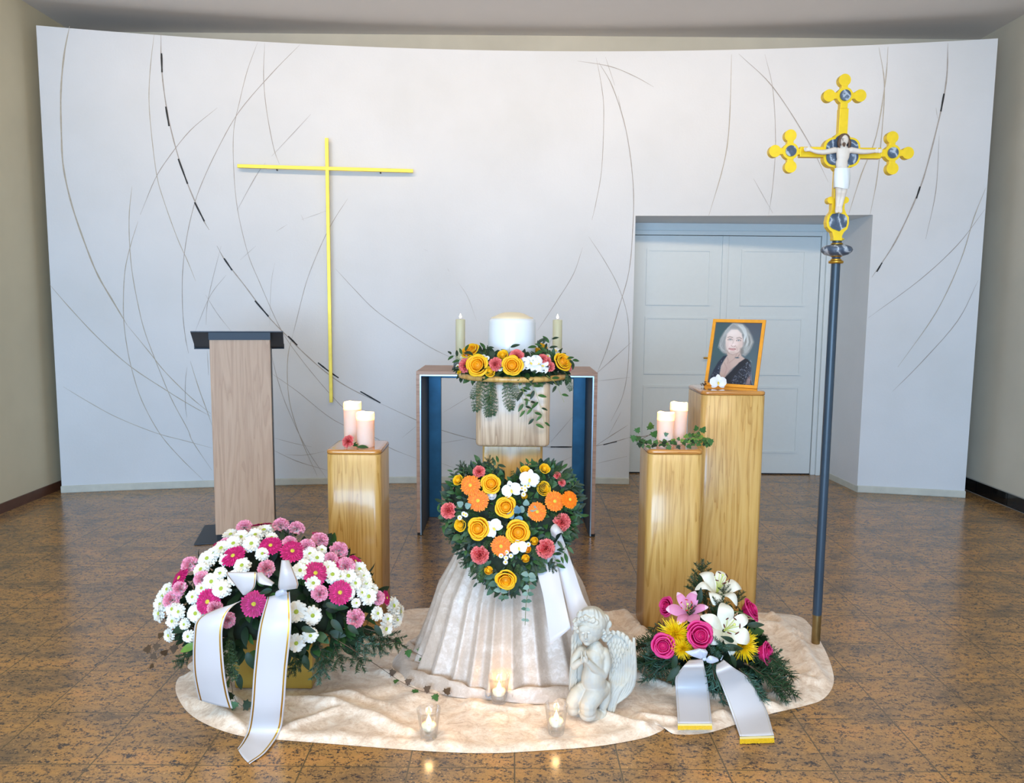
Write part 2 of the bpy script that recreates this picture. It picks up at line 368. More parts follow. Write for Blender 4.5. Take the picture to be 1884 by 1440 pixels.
# incised and painted arcs: px control points -> surface of the wall
ARCS=[ # (material, width mm, points)
(2,13,[(128,48),(118,100),(112,170),(113,250),(117,310),(133,380),(160,458),(181,508),(209,556),(234,598)]),
(2,7,[(234,598),(275,648),(303,683),(348,728),(388,761)]),
(2,6,[(284,60),(277,120),(274,180),(278,240),(288,320),(300,365),(325,435),(345,480),(360,517)]),
(3,10,[(296,60),(297,120),(305,190),(320,260),(342,330),(372,400),(385,423)]),
(3,9,[(399,452),(415,480),(450,525),(490,578),(530,620),(560,650),(600,685),(640,712),(700,742)]),
(3,7,[(700,742),(767,773),(812,791),(874,808),(940,818),(1011,822),(1053,822),(1096,820),(1135,811),(1160,804)]),
(3,5,[(474,78),(455,130),(440,190),(430,240),(430,310),(437,385),(456,466),(477,518),(504,580),(522,615),(546,650),(580,693),(615,733),(640,757),(668,775)]),
(3,6,[(487,79),(485,140),(490,200),(503,270),(514,302)]),
(3,6,[(552,82),(500,135),(440,205),(400,275),(370,340),(355,385),(343,440),(336,500),(336,570),(341,620),(347,650)]),
(2,7,[(350,664),(365,712),(378,748),(390,782)]),
(3,6,[(400,198),(350,240),(310,290),(285,330),(258,395)]),
(2,6,[(243,342),(238,390),(238,440),(243,500),(255,565),(268,615),(296,688),(317,737),(345,789),(355,813),(390,865)]),
(2,6,[(254,407),(240,452),(230,497),(227,549),(228,594),(234,640),(244,685),(261,737),(293,796),(331,841),(374,883)]),
(2,7,[(90,522),(129,567),(181,622),(240,674),(303,716),(345,742),(388,766)]),
(2,5,[(116,711),(164,740),(216,768),(286,796),(338,810),(390,824)]),
(3,4,[(407,452),(390,518),(381,563),(379,598)]),(3,4,[(359,610),(379,560),(393,534),(416,506)]),(3,4,[(378,542),(400,577),(426,610)]),
(3,4,[(471,452),(442,478)]),(4,4,[(506,483),(499,521),(496,600)]),
(3,5,[(640,365),(617,400),(600,431),(581,473),(563,521),(546,587),(539,615)]),(2,6,[(539,615),(530,653),(529,705),(536,754),(556,813),(584,876)]),
(3,5,[(499,650),(511,699),(529,751),(563,823),(600,879)]),(3,5,[(494,683),(546,719),(615,773),(687,803),(718,824),(768,844)]),
(3,4,[(499,804),(540,815),(574,822)]),(3,6,[(501,827),(546,848),(602,865)]),(3,4,[(525,836),(560,837),(598,830)]),
(3,5,[(617,494),(652,532),(690,570),(739,605),(794,640),(840,662)]),
(3,5,[(1083,435),(1110,476),(1135,521),(1152,570),(1157,615),(1155,678),(1145,730),(1124,775)]),
(3,5,[(1072,455),(1055,504),(1023,556),(989,608)]),
(3,5,[(1097,106),(1107,160),(1111,210),(1107,310),(1097,370),(1089,405)]),
(3,7,[(1102,115),(1127,160),(1152,240),(1165,340),(1164,425),(1157,500),(1139,565),(1117,640),(1099,685)]),
(3,6,[(1062,112),(1122,122),(1167,140),(1203,160)]),(3,6,[(1114,105),(1131,157)]),(3,5,[(1137,176),(1144,210)]),
(2,8,[(1346,100),(1342,225),(1332,300),(1304,397)]),(3,7,[(1359,99),(1422,160),(1487,260),(1524,335)]),
(3,5,[(1407,99),(1422,165),(1427,260),(1422,340),(1414,395)]),(3,6,[(1386,328),(1422,392)]),
(2,8,[(1617,87),(1627,150),(1624,225),(1614,325),(1601,394)]),(2,9,[(1634,86),(1629,150),(1612,250),(1585,320),(1562,392)]),
(3,12,[(1744,79),(1742,140),(1732,200),(1707,300),(1687,360),(1647,445),(1604,510)]),
(3,6,[(1728,250),(1722,350),(1703,440)]),(3,5,[(1722,198),(1725,218)]),
(2,7,[(1814,345),(1792,400),(1767,480),(1722,575),(1652,675)]),(3,6,[(1812,385),(1762,450),(1692,515),(1597,585)]),
(3,6,[(1800,515),(1762,590),(1692,670),(1642,720)]),(3,6,[(1162,629),(1131,657),(1096,688)]),(3,5,[(1096,701),(1159,694)]),
(3,7,[(1155,782),(1128,799),(1096,820)]),(3,6,[(1095,853),(1154,839)]),(3,5,[(815,759),(871,725)]),(3,5,[(812,815),(860,807)]),
(3,6,[(1013,813),(1055,765)]),(3,5,[(1003,862),(1055,839)]),(3,4,[(508,426),(528,413)]),(3,4,[(555,404),(600,388)]),
(3,6,[(572,210),(500,287)]),(3,5,[(488,300),(470,325),(436,387)]),(3,4,[(740,805),(768,782)]),(3,5,[(812,852),(840,862)]),
(4,4,[(842,518),(860,545),(877,590)]),(4,4,[(823,493),(827,500)]),(3,4,[(344,675),(341,703),(341,745),(344,768)]),(3,3,[(554,395),(559,406)]),
(3,5,[(1143,757),(1120,800)]),(3,5,[(381,645),(384,690)]),(4,4,[(780,458),(788,462)])]
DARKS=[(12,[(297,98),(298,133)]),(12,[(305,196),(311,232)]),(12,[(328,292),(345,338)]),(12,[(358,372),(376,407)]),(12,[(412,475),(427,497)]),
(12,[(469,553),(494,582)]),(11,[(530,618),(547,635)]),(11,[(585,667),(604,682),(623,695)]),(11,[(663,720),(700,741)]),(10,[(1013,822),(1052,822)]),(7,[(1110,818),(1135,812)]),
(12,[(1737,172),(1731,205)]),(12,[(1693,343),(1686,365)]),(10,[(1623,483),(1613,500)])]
def strip(mi,wmm,pts,off,sub=5):
    P=[PW(x,y,off) for x,y in catmull([(a,b,0) for a,b in pts],sub) for x,y in [(x,y)]] if False else [PW(q.x,q.y,off) for q in catmull([(a,b,0) for a,b in pts],sub)]
    L=[];N=len(P)
    for i,p in enumerate(P):
        t=(P[min(i+1,N-1)]-P[max(0,i-1)]).normalized(); nrm=V(2*WA*(p.x-WX0),1,0).normalized(); s=t.cross(nrm).normalized()
        k=min(i,N-1-i); taper=1 if mi==1 else min(1,.25+k*.18); wv=wmm/2000*taper*(1+.18*math.sin(i*1.7+wmm))
        L.append((p-s*wv,p+s*wv))
    m.grid([[a for a,b in L],[b for a,b in L]],mi)
for k,(mi,wd,pts) in enumerate(ARCS): strip(mi,wd*.82,pts,.0010+.00004*k)
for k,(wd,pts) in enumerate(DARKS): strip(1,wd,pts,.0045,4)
struct('wall_curved',m,['white_plaster','line_dark','line_tan','line_brown','line_faint'])
m=MB()
for seg in ([x for x in xs if x<=OX0+1e-6],[x for x in xs if x>=OX1-1e-6]):
    rows=[[wcol(x,z,o) for x in seg] for o,z in ((.02,0),(-.010,0),(-.014,.006),(-.014,.050),(-.010,.056),(.002,.0565))]
    m.grid(rows,0,smooth=False)
    for x in (seg[0],seg[-1]): m.add([wcol(x,0,.02),wcol(x,0,-.012),wcol(x,.056,-.012),wcol(x,.056,.02)],[(0,1,2,3)],0,False)
m.grid([[(OX1-.0,wallY(OX1)-.012,z),(DFX1-.012,DY+.04,z)] for z in (0,.05)],0,smooth=False)
m.grid([[(OX1-.0,wallY(OX1)-.012,.05),(DFX1-.012,DY+.04,.05)],[(OX1+.012,wallY(OX1)-.012,.05),(DFX1,DY+.04,.05)]],0,smooth=False)
struct('baseboard_curved',m,'plinth_paint')
# panelled double door, one leaf each
def leaf(name,x0,x1,handle=None):
    m=MB(); z0,z1=.012,2.115; px0,px1=x0+.125,x1-.125; rows=[(.20,.80),(.90,1.41),(1.51,2.00)]
    m.box((x0,DY,z0),(x1,DY+.04,z1)); o=link(name,m.mesh(name,'door_paint')); o['kind']='structure'
    for a,b in rows:
        q=MB()
        for (u0,v0,u1,v1) in ((px0,a,px1,a+.018),(px0,b-.018,px1,b),(px0,a+.018,px0+.018,b-.018),(px1-.018,a+.018,px1,b-.018)): q.box((u0,DY-.010,v0),(u1,DY,v1))
        q.box((px0+.018,DY-.003,a+.018),(px1-.018,DY,b-.018))
        link('door_panel',q.mesh('door_panel','door_paint'),o)
    if handle:
        q=MB(); q.tube([(handle,DY,1.05),(handle,DY-.045,1.05)],.008,10); q.tube([(handle,DY-.045,1.05),(handle-.11,DY-.045,1.05)],.008,10)
        q.box((handle-.02,DY-.006,.96),(handle+.02,DY,1.12)); link('door_handle',q.mesh('door_handle','gold_trim'),o)
    return o
leaf('door_1',1.045,1.862,1.80); leaf('door_2',1.876,2.69)
m=MB(); m.box((1.83,DY-.014,.012),(1.885,DY,2.115)); m.box((OX0-.01,DY-.01,2.12),(2.80,DY+.05,2.16)); m.box((OX0-.01,DY+.01,2.16),(2.80,DY+.06,2.235))
m.box((2.695,DY-.015,0),(2.735,DY+.05,2.16)); m.box((2.735,DY-.035,0),(2.775,DY+.05,2.235)); m.box((OX0-.01,DY-.005,0),(1.042,DY+.05,2.16)); m.box((2.775,DY-.0,0),(2.81,DY+.05,2.235))
o=struct('trim_1',m,'door_paint'); bev(o,.004,2)
m=MB(); m.box((OX0-.02,DY+.045,0),(DFX1+.02,DY+.09,2.3)); m.box((OX0,DY+.01,0),(2.7,DY+.045,.02)); struct('trim_2',m,'base_black')
# ---------------------------------------------------------------- wall cross
a=PW(599,254,.075); b=PW(611,740,.075); l=PW(437,301,.075); r=PW(760,319,.075); c=PW(602,309,.075)
nrm=V(2*WA*(c.x-WX0),1,0).normalized(); tx=V(nrm.y,-nrm.x,0)
def onp(p):  # flatten into one plane through c
    d=p-CAM; t=(c-CAM).dot(nrm)/d.dot(nrm); return CAM+d*t
a,b,l,r=[onp(p) for p in (a,b,l,r)]
R0=root('wall_cross',c,'slim plain gold cross mounted on the left of the curved white wall','cross')
Mc=Matrix(((tx.x,nrm.x,0,c.x),(tx.y,nrm.y,0,c.y),(0,0,1,c.z),(0,0,0,1)))
hw=.0135
m=MB(); m.box((-hw,-.012,b.z-c.z),(hw,.012,a.z-c.z),0,Mc); part('upright_bar',m,'gold_bar',R0,bevel=.002)
dl=(l-c).dot(tx); dr=(r-c).dot(tx); zz=(l.z+r.z)/2-c.z
m=MB(); m.box((dl,-.014,zz-hw),(dr,.010,zz+hw),0,Mc); part('cross_bar',m,'gold_bar',R0,bevel=.002)
for u,z in ((dl+.29,zz-.045),(dr-.26,zz-.045),(0,-1.0),(0,-1.72)):
    m=MB(); m.tube([Mc@V(u,.01,z+(.045 if u else 0)),Mc@V(u,.055,z+(.03 if u else 0))],.006,8); part('wall_pin',m,'base_metal',R0)
# ---------------------------------------------------------------- lectern
A=PF(397,984,.05); A=V(A.x,A.y,0); yaw=math.radians(13); Bx=.355
R0=root('lectern',A+V(.15,.15,0),'tall wooden lectern with dark metal desk top, standing behind the pink and white flowers','lectern')
ML=rotz(A,yaw)
zt=PY(383,625,A.y).z
m=MB(); m.box((0,0,.05),(Bx,.028,zt+.0),0,ML); part('front_panel',m,'lectern_wood',R0,bevel=.002)
m=MB(); m.box((.008,.03,.012),(Bx-.008,.26,zt-.06),0,ML); part('rear_column',m,'base_metal',R0,bevel=.003)
m=MB(); m.box((-.125,-.03,0),(Bx+.10,.40,.010),0,ML); part('base_plate',m,'base_metal',R0,bevel=.003)
m=MB(); m.box((.006,.012,.010),(Bx-.006,.03,.05),0,ML); part('shadow_gap',m,'base_black',R0)  # black block standing in for the shadow gap below the front panel
m=MB(); m.box((-.003,-.008,zt),(Bx+.003,.03,zt+.045),0,ML); m.add([ML@V(x,y,z) for x,y,z in ((-.105,-.01,zt+.047),(Bx+.08,-.01,zt+.047),(Bx+.06,.40,zt-.075),(-.145,.40,zt-.075),(-.105,-.01,zt+.053),(Bx+.08,-.01,zt+.053),(Bx+.06,.40,zt-.069),(-.145,.40,zt-.069))],[(0,3,2,1),(4,5,6,7),(0,1,5,4),(1,2,6,5),(2,3,7,6),(3,0,4,7)],0,False)
m.box((-.15,.385,zt-.078),(Bx+.062,.40,zt-.045),0,ML)
part('reading_desk',m,'desk_metal',R0)
# ---------------------------------------------------------------- altar table
TX0,TX1,TY0,TY1,TZ=-.612,.545,4.97,5.48,1.076
R0=root('altar_table',((TX0+TX1)/2,(TY0+TY1)/2,0),'wide wooden altar table lined with blue steel, standing behind the flower-topped pillar','table')
m=MB(); th=.022
m.box((TX0,TY0,.02),(TX0+th,TY1,TZ-th)); m.box((TX1-th,TY0,.02),(TX1,TY1,TZ-th)); m.box((TX0,TY0,TZ-th),(TX1,TY1,TZ)); part('wooden_shell',m,'table_wood',R0,bevel=.002)
m=MB(); e=.008; i0,i1,it=TX0+th,TX1-th,TZ-th
m.box((i0,TY0+.002,.004),(i0+e,TY1-.02,it)); m.box((i1-e,TY0+.002,.004),(i1,TY1-.02,it)); m.box((i0+e,TY0+.002,it-e),(i1-e,TY1-.02,it)); part('steel_lining',m,'steel_edge',R0)
m=MB(); m.box((i0+e,TY0+.012,.004),(i0+e+.004,TY1-.03,it-e)); m.box((i1-e-.004,TY0+.012,.004),(i1-e,TY1-.03,it-e)); m.box((i0+e,TY0+.012,it-e-.004),(i1-e,TY1-.03,it-e)); part('inner_skin',m,'desk_metal',R0)
fy=TY1-.06
for x0,x1 in ((i0+e,i0+e+.088),(i1-e-.088,i1-e)):
    m=MB(); m.box((x0,fy,.0),(x1,fy+.03,it-e-.004)); part('steel_leg',m,'blue_steel',R0,bevel=.003)
m=MB(); m.box((i0+e+.088,fy,it-.062),(i1-e-.088,fy+.03,it-e-.004)); part('steel_rail',m,'blue_steel',R0,bevel=.003)
for x0 in (TX0,TX1-th):
    m=MB(); m.box((x0+.002,TY0+.01,0),(x0+th+.006,TY0+.04,.02)); part('foot',m,'base_black',R0)
# ---------------------------------------------------------------- wooden pillars
def rrect(x0,y0,x1,y1,r,n=6):
    out=[]
    for cx,cy,a0 in ((x1-r,y1-r,0),(x0+r,y1-r,90),(x0+r,y0+r,180),(x1-r,y0+r,270)):
        for k in range(n+1):
            a=math.radians(a0+90*k/n); out.append((cx+r*math.cos(a),cy+r*math.sin(a)))
    return out
def pillar(name,x0,y0,x1,y1,z,label,group,yaw=0,r=.035):
    c=V((x0+x1)/2,(y0+y1)/2,0); R0=root(name,c,label,'pedestal',group)
    def ring(g,zz): return [(p[0],p[1],zz) for p in rrect(x0-g,y0-g,x1+g,y1+g,r)]
    m=MB(); rows=[ring(-.006,0.0),ring(0,.006),ring(0,z-.024),ring(-.003,z-.021)]; m.grid(rows,0,closeu=True)
    M=rotz(c,yaw)@Matrix.Translation(-c); m.v=[tuple(M@Vector(p)) for p in m.v]
    part('post',m,'ash_wood',R0)
    m=MB(); rows=[ring(-.004,z-.0205),ring(.001,z-.018),ring(.001,z-.006),ring(-.004,z),ring(-.02,z)]; m.grid(rows,0,closeu=True); m.add(rows[-1],[tuple(range(len(rows[-1])))],0,False)
    m.v=[tuple(M@Vector(p)) for p in m.v]
    part('cap',m,'ash_cap',R0); return R0
PL=pillar('wooden_pedestal',-.868,3.6,-.612,3.88,.820,'light wooden pedestal on the left carrying two glowing candles and a coral carnation','wooden pedestals',0)
PM=pillar('wooden_pedestal',.612,3.45,.862,3.70,.862,'light wooden pedestal carrying two glowing candles and ivy, lower of the right pair','wooden pedestals',0)
PT=pillar('wooden_pedestal',.915,3.74,1.225,4.06,1.098,'tallest light wooden pedestal, carrying the framed portrait','wooden pedestals',0)
# central stand: column, block and round board
SX,SY=.003,3.46
R0=root('urn_stand',(SX,SY,0),'central wooden column with square block and round board, under the white urn','pedestal')
def rbox(x0,x1,y0,y1,z0,z1,r,e,mat,name):
    def ring(g,zz): return [(p[0],p[1],zz) for p in rrect(x0+g,y0+g,x1-g,y1-g,max(r-g,.004))]
    m=MB(); rows=[ring(e,z0)]+[ring(e*(1-math.sin(PI/2*k/3)),z0+e*(1-math.cos(PI/2*k/3))) for k in (1,2,3)]+[ring(e*(1-math.cos(PI/2*k/3)),z1-e+e*math.sin(PI/2*k/3)) for k in (0,1,2,3)]
    m.grid(rows,0,closeu=True); m.add(rows[0],[tuple(range(len(rows[0])))],0,False); m.add(rows[-1],[tuple(range(len(rows[0])))],0,False); return part(name,m,mat,R0)
def zpy(py,Y): return PY(942,py,Y).z
rbox(SX-.128,SX+.132,3.33,3.59,0,zpy(822,3.33)+.004,.012,.004,'ash_wood','column')
zb0,zb1=zpy(822,3.26),zpy(711,3.26)
rbox(PY(875,770,3.26).x,PY(1012,770,3.26).x,3.26,3.56,zb0,zb1+.02,.03,.014,'pale_wood','block')
zd=zb1+.02; m=MB()
DR=.244; m.lathe([(0.001,zd+.001),(DR-.012,zd+.001),(DR-.003,zd+.006),(DR,zd+.014),(DR-.004,zd+.024),(DR-.02,zd+.026),(.001,zd+.026)],64,0,Matrix.Translation((SX,SY-.02,0)))
part('round_board',m,'ash_wood',R0); ZD=zd+.026
# ---------------------------------------------------------------- urn
UC=V(PY(942,640,SY).x-.001,SY,ZD)
uh=PY(942,586,SY-.1).z-ZD
R0=root('urn',UC,'large white cylindrical urn with pale gold lid, ringed by the flower wreath','urn')
UR=.1035
m=MB(); m.lathe([(.001,0),(UR-.006,0),(UR-.002,.004),(UR+.002,uh*.5),(UR,uh-.02),(UR-.003,uh-.008),(UR-.010,uh-.001),(UR-.014,uh)],64,0,Matrix.Translation(UC)); part('urn_body',m,'urn_white',R0)
m=MB(); m.lathe([(UR-.010,uh-.002),(UR-.012,uh+.003),(UR-.03,uh+.010),(UR*.5,uh+.021),(.03,uh+.026),(.001,uh+.027)],64,0,Matrix.Translation(UC)); part('lid',m,'urn_gold',R0)
# altar candles in small holders
for px,lab in ((847,'ivory altar candle burning left of the white urn'),(1025,'ivory altar candle burning right of the white urn')):
    ca=V(PY(px,640,5.2).x,5.2,TZ); zt_=PY(px,587 if px<900 else 588,5.2).z
    R0=root('altar_candle',ca,lab,'candle','tall candles on the altar table')
    rr=.0315
    m=MB(); m.lathe([(.001,0.03),(rr,0.03),(rr,zt_-TZ-.004),(rr-.004,zt_-TZ),(.012,zt_-TZ-.004),(.001,zt_-TZ-.005)],28,0,Matrix.Translation(ca)); part('candle_stick',m,'candle_ivory',R0)
    m=MB(); m.tube([ca+V(0,0,zt_-TZ-.006),ca+V(.001,0,zt_-TZ+.008)],.0015,6); part('wick',m,'wick',R0)
    m=MB(); m.lathe([(.0005,.004),(.005,.008),(.0075,.015),(.006,.023),(.003,.031),(.0004,.038)],12,0,Matrix.Translation(ca+V(0,0,zt_-TZ))); part('flame',m,'flame_white',R0)
    hx=-.012 if px<900 else .0
    m=MB(); m.box((ca.x-.05,ca.y-.05,TZ),(ca.x+.05,ca.y+.05,TZ+.012)); m.box((ca.x-.042,ca.y-.045,TZ+.012),(ca.x+.042,ca.y+.04,TZ+.052)); part('holder',m,'holder_dark',R0,bevel=.003)
# ---------------------------------------------------------------- pillar candles
def pillar_candle(p,top,r,label,tilt=0,well=.055,power=3.0):
    h=top-p.z; R0=root('pillar_candle',p,label,'candle','glowing wax pillar candles')
    M=Matrix.Translation(p)@Matrix.Rotation(tilt,4,'Y')
    m=MB(); n=40; rows=[]
    for z in (0,.004,h*.3,h*.6,h-.03,h-.012,h-.003,h):
        g=r-(.003 if z==0 else 0)-(.0015 if z==h else 0)
        rows.append([((g+.0006*math.sin(5*a+z*60))*math.cos(a),(g+.0006*math.sin(5*a+z*60))*math.sin(a),z+(.0022*math.sin(3*a+1)+.0012*math.sin(7*a) if z>h-.02 else 0)) for a in [2*PI*k/n for k in range(n)]])
    m.grid(rows,0,closeu=True,M=M)
    m.lathe([(r-.003,h-well*.6),(r*.6,h-well),(.001,h-well)],n,0,M)
    part('wax_body',m,'wax',R0)
    q=MB(); q.lathe([(.0005,h-well+.001),(.004,h-well+.010),(.0045,h-well+.022),(.001,h-well+.038)],12,0,M); part('flame',q,'led',R0)
    l=bpy.data.lights.new('candle_light','POINT'); l.energy=power; l.color=(1,.66,.28); l.shadow_soft_size=.008
    o=bpy.data.objects.new('candle_light',l); COL.objects.link(o); o.location=M@V(0,0,h-well+.026); return R0
zl=.820; q=PF(649,812,zl); q.y=3.80; pillar_candle(V(PY(649,790,3.80).x,3.80,zl),PY(649,741,3.77).z,.0425,'taller glowing pillar candle on the left pedestal, behind the shorter one')
pillar_candle(V(PY(672.5,800,3.70).x,3.70,zl),PY(672,760,3.67).z,.0425,'shorter glowing pillar candle on the left pedestal, in front of the taller one')
zl=.862; pillar_candle(V(PY(1246,790,3.62).x,3.62,zl),PY(1246,742,3.59).z,.0395,'taller glowing pillar candle amid ivy on the right pedestal',tilt=.03)
pillar_candle(V(PY(1224,800,3.535).x,3.535,zl),PY(1224,760,3.51).z,.0385,'shorter glowing pillar candle amid ivy on the right pedestal',power=1.8)
# ---------------------------------------------------------------- processional crucifix
CY=3.378; PB=PF(1503,1183)
R0=root('processional_crucifix',PB,'tall processional crucifix on a dark blue pole, gilded arms with marbled inlays','crucifix')
cx0=PB.x-.006
Mp=Matrix.Translation((0,0,0))
def cz(py,px=1540): return PY(px,py,CY).z
def cxx(px,py): return PY(px,py,CY).x
zj=cz(1130,1505); zk=cz(484,1535)
T=Matrix.Translation((cx0,CY,0))
m=MB(); m.lathe([(.001,0),(.017,0),(.0185,.004),(.0195,zj)],24,0,T); part('ferrule',m,'brass',R0)
m=MB(); m.lathe([(.0195,zj),(.020,zj+.01),(.0185,zk)],24,0,T); part('pole',m,'pole_blue',R0)
def ring_(py0,py1,prof,mat,name):
    m=MB(); z0,z1=cz(py0),cz(py1); m.lathe([(r,z0+(z1-z0)*t) for r,t in prof],40,0,T); part(name,m,mat,R0)
ring_(485,479,[(.019,0),(.029,.1),(.031,.5),(.029,.9),(.018,1)],'gold_trim','collar')
ring_(480,476,[(.018,0),(.024,.5),(.018,1)],'gold_trim','collar')
ring_(477,472,[(.018,0),(.017,1)],'pole_blue','neck')
ring_(473,469,[(.018,0),(.026,.5),(.03,1)],'gold_trim','collar')
ring_(471,450,[(.026,0),(.048,.12),(.062,.38),(.065,.55),(.060,.76),(.046,.93),(.02,1)],'blue_marble','knop')
ring_(450,447,[(.02,0),(.027,.5),(.02,1)],'gold_trim','collar')
ring_(447,442,[(.019,0),(.019,1)],'pole_blue','neck')
ring_(443,438,[(.02,0),(.028,.3),(.030,.6),(.022,1)],'gold_leaf','collar')
# gilded cross: local plane through the pole; crop coordinates (3.6x, origin 1400,120)
def cp(x,y): 
    p=PY(1400+x/3.6,120+y/3.6,CY-.026); return (p.x,p.z)
kk=3.4/FPX/3.6   # metres per crop pixel
D0,D1=CY-.026,CY+.002
m=MB()
STEP=[0]
def nxt(d0): STEP[0]+=1; return d0-.00006*STEP[0]
def disc(m,x,y,r,d0,d1,mi=0,n=28,sc=(1,1)):
    d0=nxt(d0); d1=d1+.00004*STEP[0]; c=cp(x,y); m.prism([(c[0]+r*kk*sc[0]*math.cos(2*PI*k/n),c[1]+r*kk*sc[1]*math.sin(2*PI*k/n)) for k in range(n)],d0,d1,mi)
for X,Y,dirs in ((557,200,[(-1,0),(1,0),(0,1)]),(197,568,[(-1,0),(0,1),(0,-1)]),(872,580,[(1,0),(0,1),(0,-1)])):
    disc(m,X,Y,52,D0,D1)
    for dx,dy in dirs:
        disc(m,X+dx*103,Y-dy*103,38,D0+.0007*(1+dx),D1)
        c=cp(X+dx*52,Y-dy*52); w_=20*kk; L_=32*kk
        m.box((c[0]-(L_ if dx else w_),nxt(D0+.002),c[1]-(w_ if dx else L_)),(c[0]+(L_ if dx else w_),D1-.001,c[1]+(w_ if dx else L_)))
def bar(m,x0,y0,x1,y1,d0,d1,mi=0):
    d0=nxt(d0); d1=d1+.00004*STEP[0]; a=cp(x0,y1); b=cp(x1,y0); m.box((a[0],d0,a[1]),(b[0],d1,b[1]),mi)
bar(m,526,240,577,285,D0+.001,D1); bar(m,513,285,582,470,D0,D1); bar(m,240,552,262,592,D0+.001,D1); bar(m,258,540,430,607,D0+.0005,D1); bar(m,640,546,800,616,D0+.0005,D1); bar(m,795,556,825,606,D0+.001,D1)
# six-lobed centre plate
for a in (0,60,120,180,240,300):
    disc(m,533+68*math.sin(math.radians(a)),578-68*math.cos(math.radians(a)),60,D0-.004,D1,sc=(1,1.0))
disc(m,533,578,82,D0-.004,D1)
bar(m,483,640,548,905,D0+.002,D1)
# foot: scrolls, heart-shaped escutcheon, funnel
disc(m,462,893,22,D0,D1); disc(m,560,893,21,D0,D1)
for pts in ([(470,905),(468,960),(455,990),(500,1000),(505,880),(480,885)],[(540,885),(538,990),(566,990),(552,950),(556,905)]):
    m.prism([cp(*p) for p in pts],nxt(D0),D1+.00004*STEP[0])
m.prism([cp(*p) for p in ((440,1000),(432,1040),(436,1070),(455,1095),(470,1105),(478,1140),(478,1160),(535,1160),(535,1130),(548,1105),(570,1085),(580,1050),(580,1005),(560,978),(510,965),(460,975))],nxt(D0-.001),D1+.00004*STEP[0])
o=part('gilded_cross',m,'gold_leaf',R0); bm=o.modifiers.new('b','BEVEL'); bm.width=.0018; bm.segments=2; bm.limit_method='ANGLE'
for X,Y in ((557,200),(197,568),(872,580)):
    q=MB(); disc(q,X,Y,34,D0-.0045,D0-.002); part('marble_inlay',q,'blue_marble',R0)
q=MB()
for a in (0,60,120,180,240,300): disc(q,533+62*math.sin(math.radians(a)),578-62*math.cos(math.radians(a)),50,D0-.0075,D0-.002)
disc(q,533,578,75,D0-.0075,D0-.002); part('marble_inlay',q,'blue_marble',R0)
q=MB(); q.prism([cp(*p) for p in ((455,1003),(447,1040),(452,1066),(470,1082),(495,1092),(515,1100),(535,1085),(560,1070),(566,1045),(566,1010),(548,990),(510,980),(470,985))],D0-.0075,D0-.002); part('marble_inlay',q,'blue_marble',R0)
# corpus: one continuous body grown from overlapping solids and remeshed
def limb(m,pts,rad,sub=3):
    m.tube(catmull(pts,sub),[rad[0]+(rad[-1]-rad[0])*0 if False else np.interp(i/((len(pts)-1)*sub),np.linspace(0,1,len(rad)),rad) for i in range((len(pts)-1)*sub+1)],20)
    m.ball(pts[0],rad[0],12,8); m.ball(pts[-1],rad[-1],12,8)
def remesh(o,vox,it=4,fac=.5):
    r=o.modifiers.new('r','REMESH'); r.mode='VOXEL'; r.voxel_size=vox; r.use_smooth_shade=True
    s=o.modifiers.new('s','SMOOTH'); s.factor=fac; s.iterations=it
def c3(x,y,d): return PY(1400+x/3.6,120+y/3.6,D0-.006-d*kk)
m=MB()
m.ball(c3(543,590,22),(42*kk,24*kk,62*kk)); m.ball(c3(535,650,22),(38*kk,22*kk,50*kk)); m.ball(c3(535,700,24),(42*kk,26*kk,45*kk)); m.ball(c3(543,562,22),(62*kk,20*kk,20*kk))
m.tube([c3(548,560,24),c3(549,525,30)],[18*kk,16*kk],12); m.ball(c3(551,497,38),(26*kk,28*kk,36*kk),20,14)
m.ball(c3(551,500,66),(5*kk,7*kk,10*kk)); m.ball(c3(551,518,52),(14*kk,12*kk,12*kk))
for s,hx,hy in ((-1,320,558),(1,768,568)):
    limb(m,[c3(543+s*55,562,24),c3(543+s*120,575 if s<0 else 572,26),c3(543+s*175,572,24),c3(hx,hy,22)],[19*kk,16*kk,14*kk,9*kk])
    m.ball(c3(hx-s*2,hy,24),(24*kk,9*kk,13*kk))
    for k,(dx,dy) in enumerate(((34,-12),(38,-4),(37,4),(32,11))): limb(m,[c3(hx+s*8,hy+dy*.7,24),c3(hx+s*dx*.75,hy+dy,30),c3(hx+s*dx*.9,hy+dy-2,38)],[5*kk,4*kk,3.2*kk],2)
    limb(m,[c3(hx-s*10,hy-8,26),c3(hx+s*6,hy-20,32)],[5*kk,3.5*kk],2)
limb(m,[c3(522,740,30),c3(520,820,44),c3(514,870,30),c3(506,940,26)],[32*kk,24*kk,19*kk,12*kk])
limb(m,[c3(550,740,30),c3(546,820,44),c3(538,870,30),c3(526,940,28)],[32*kk,24*kk,19*kk,12*kk])
limb(m,[c3(506,935,26),c3(502,968,44)],[12*kk,12*kk]); limb(m,[c3(526,935,30),c3(528,970,48)],[12*kk,11*kk])
cb=part('corpus',m,'corpus_skin',R0,'pale carved figure with outstretched arms'); remesh(cb,.0022,3)
m=MB(); rows=[]
for t,(x,y,rx,ry) in enumerate(((538,680,48,34),(537,700,52,40),(536,740,56,50),(535,770,55,56),(533,800,53,58),(532,812,52,57))):
    rows.append([c3(x+(rx+1.6*math.sin(7*a+t))*math.cos(a),y+6*math.sin(a*2)*(t>3),30+(ry+1.8*math.sin(9*a+t*.7))*math.sin(a)) for a in [2*PI*k/40 for k in range(40)]])
m.grid(rows,0,closeu=True); m.add(rows[-1],[tuple(range(40))],0,False); part('loincloth',m,'loincloth',cb)
m=MB(); m.ball(c3(550,483,30),(36*kk,28*kk,30*kk)); 
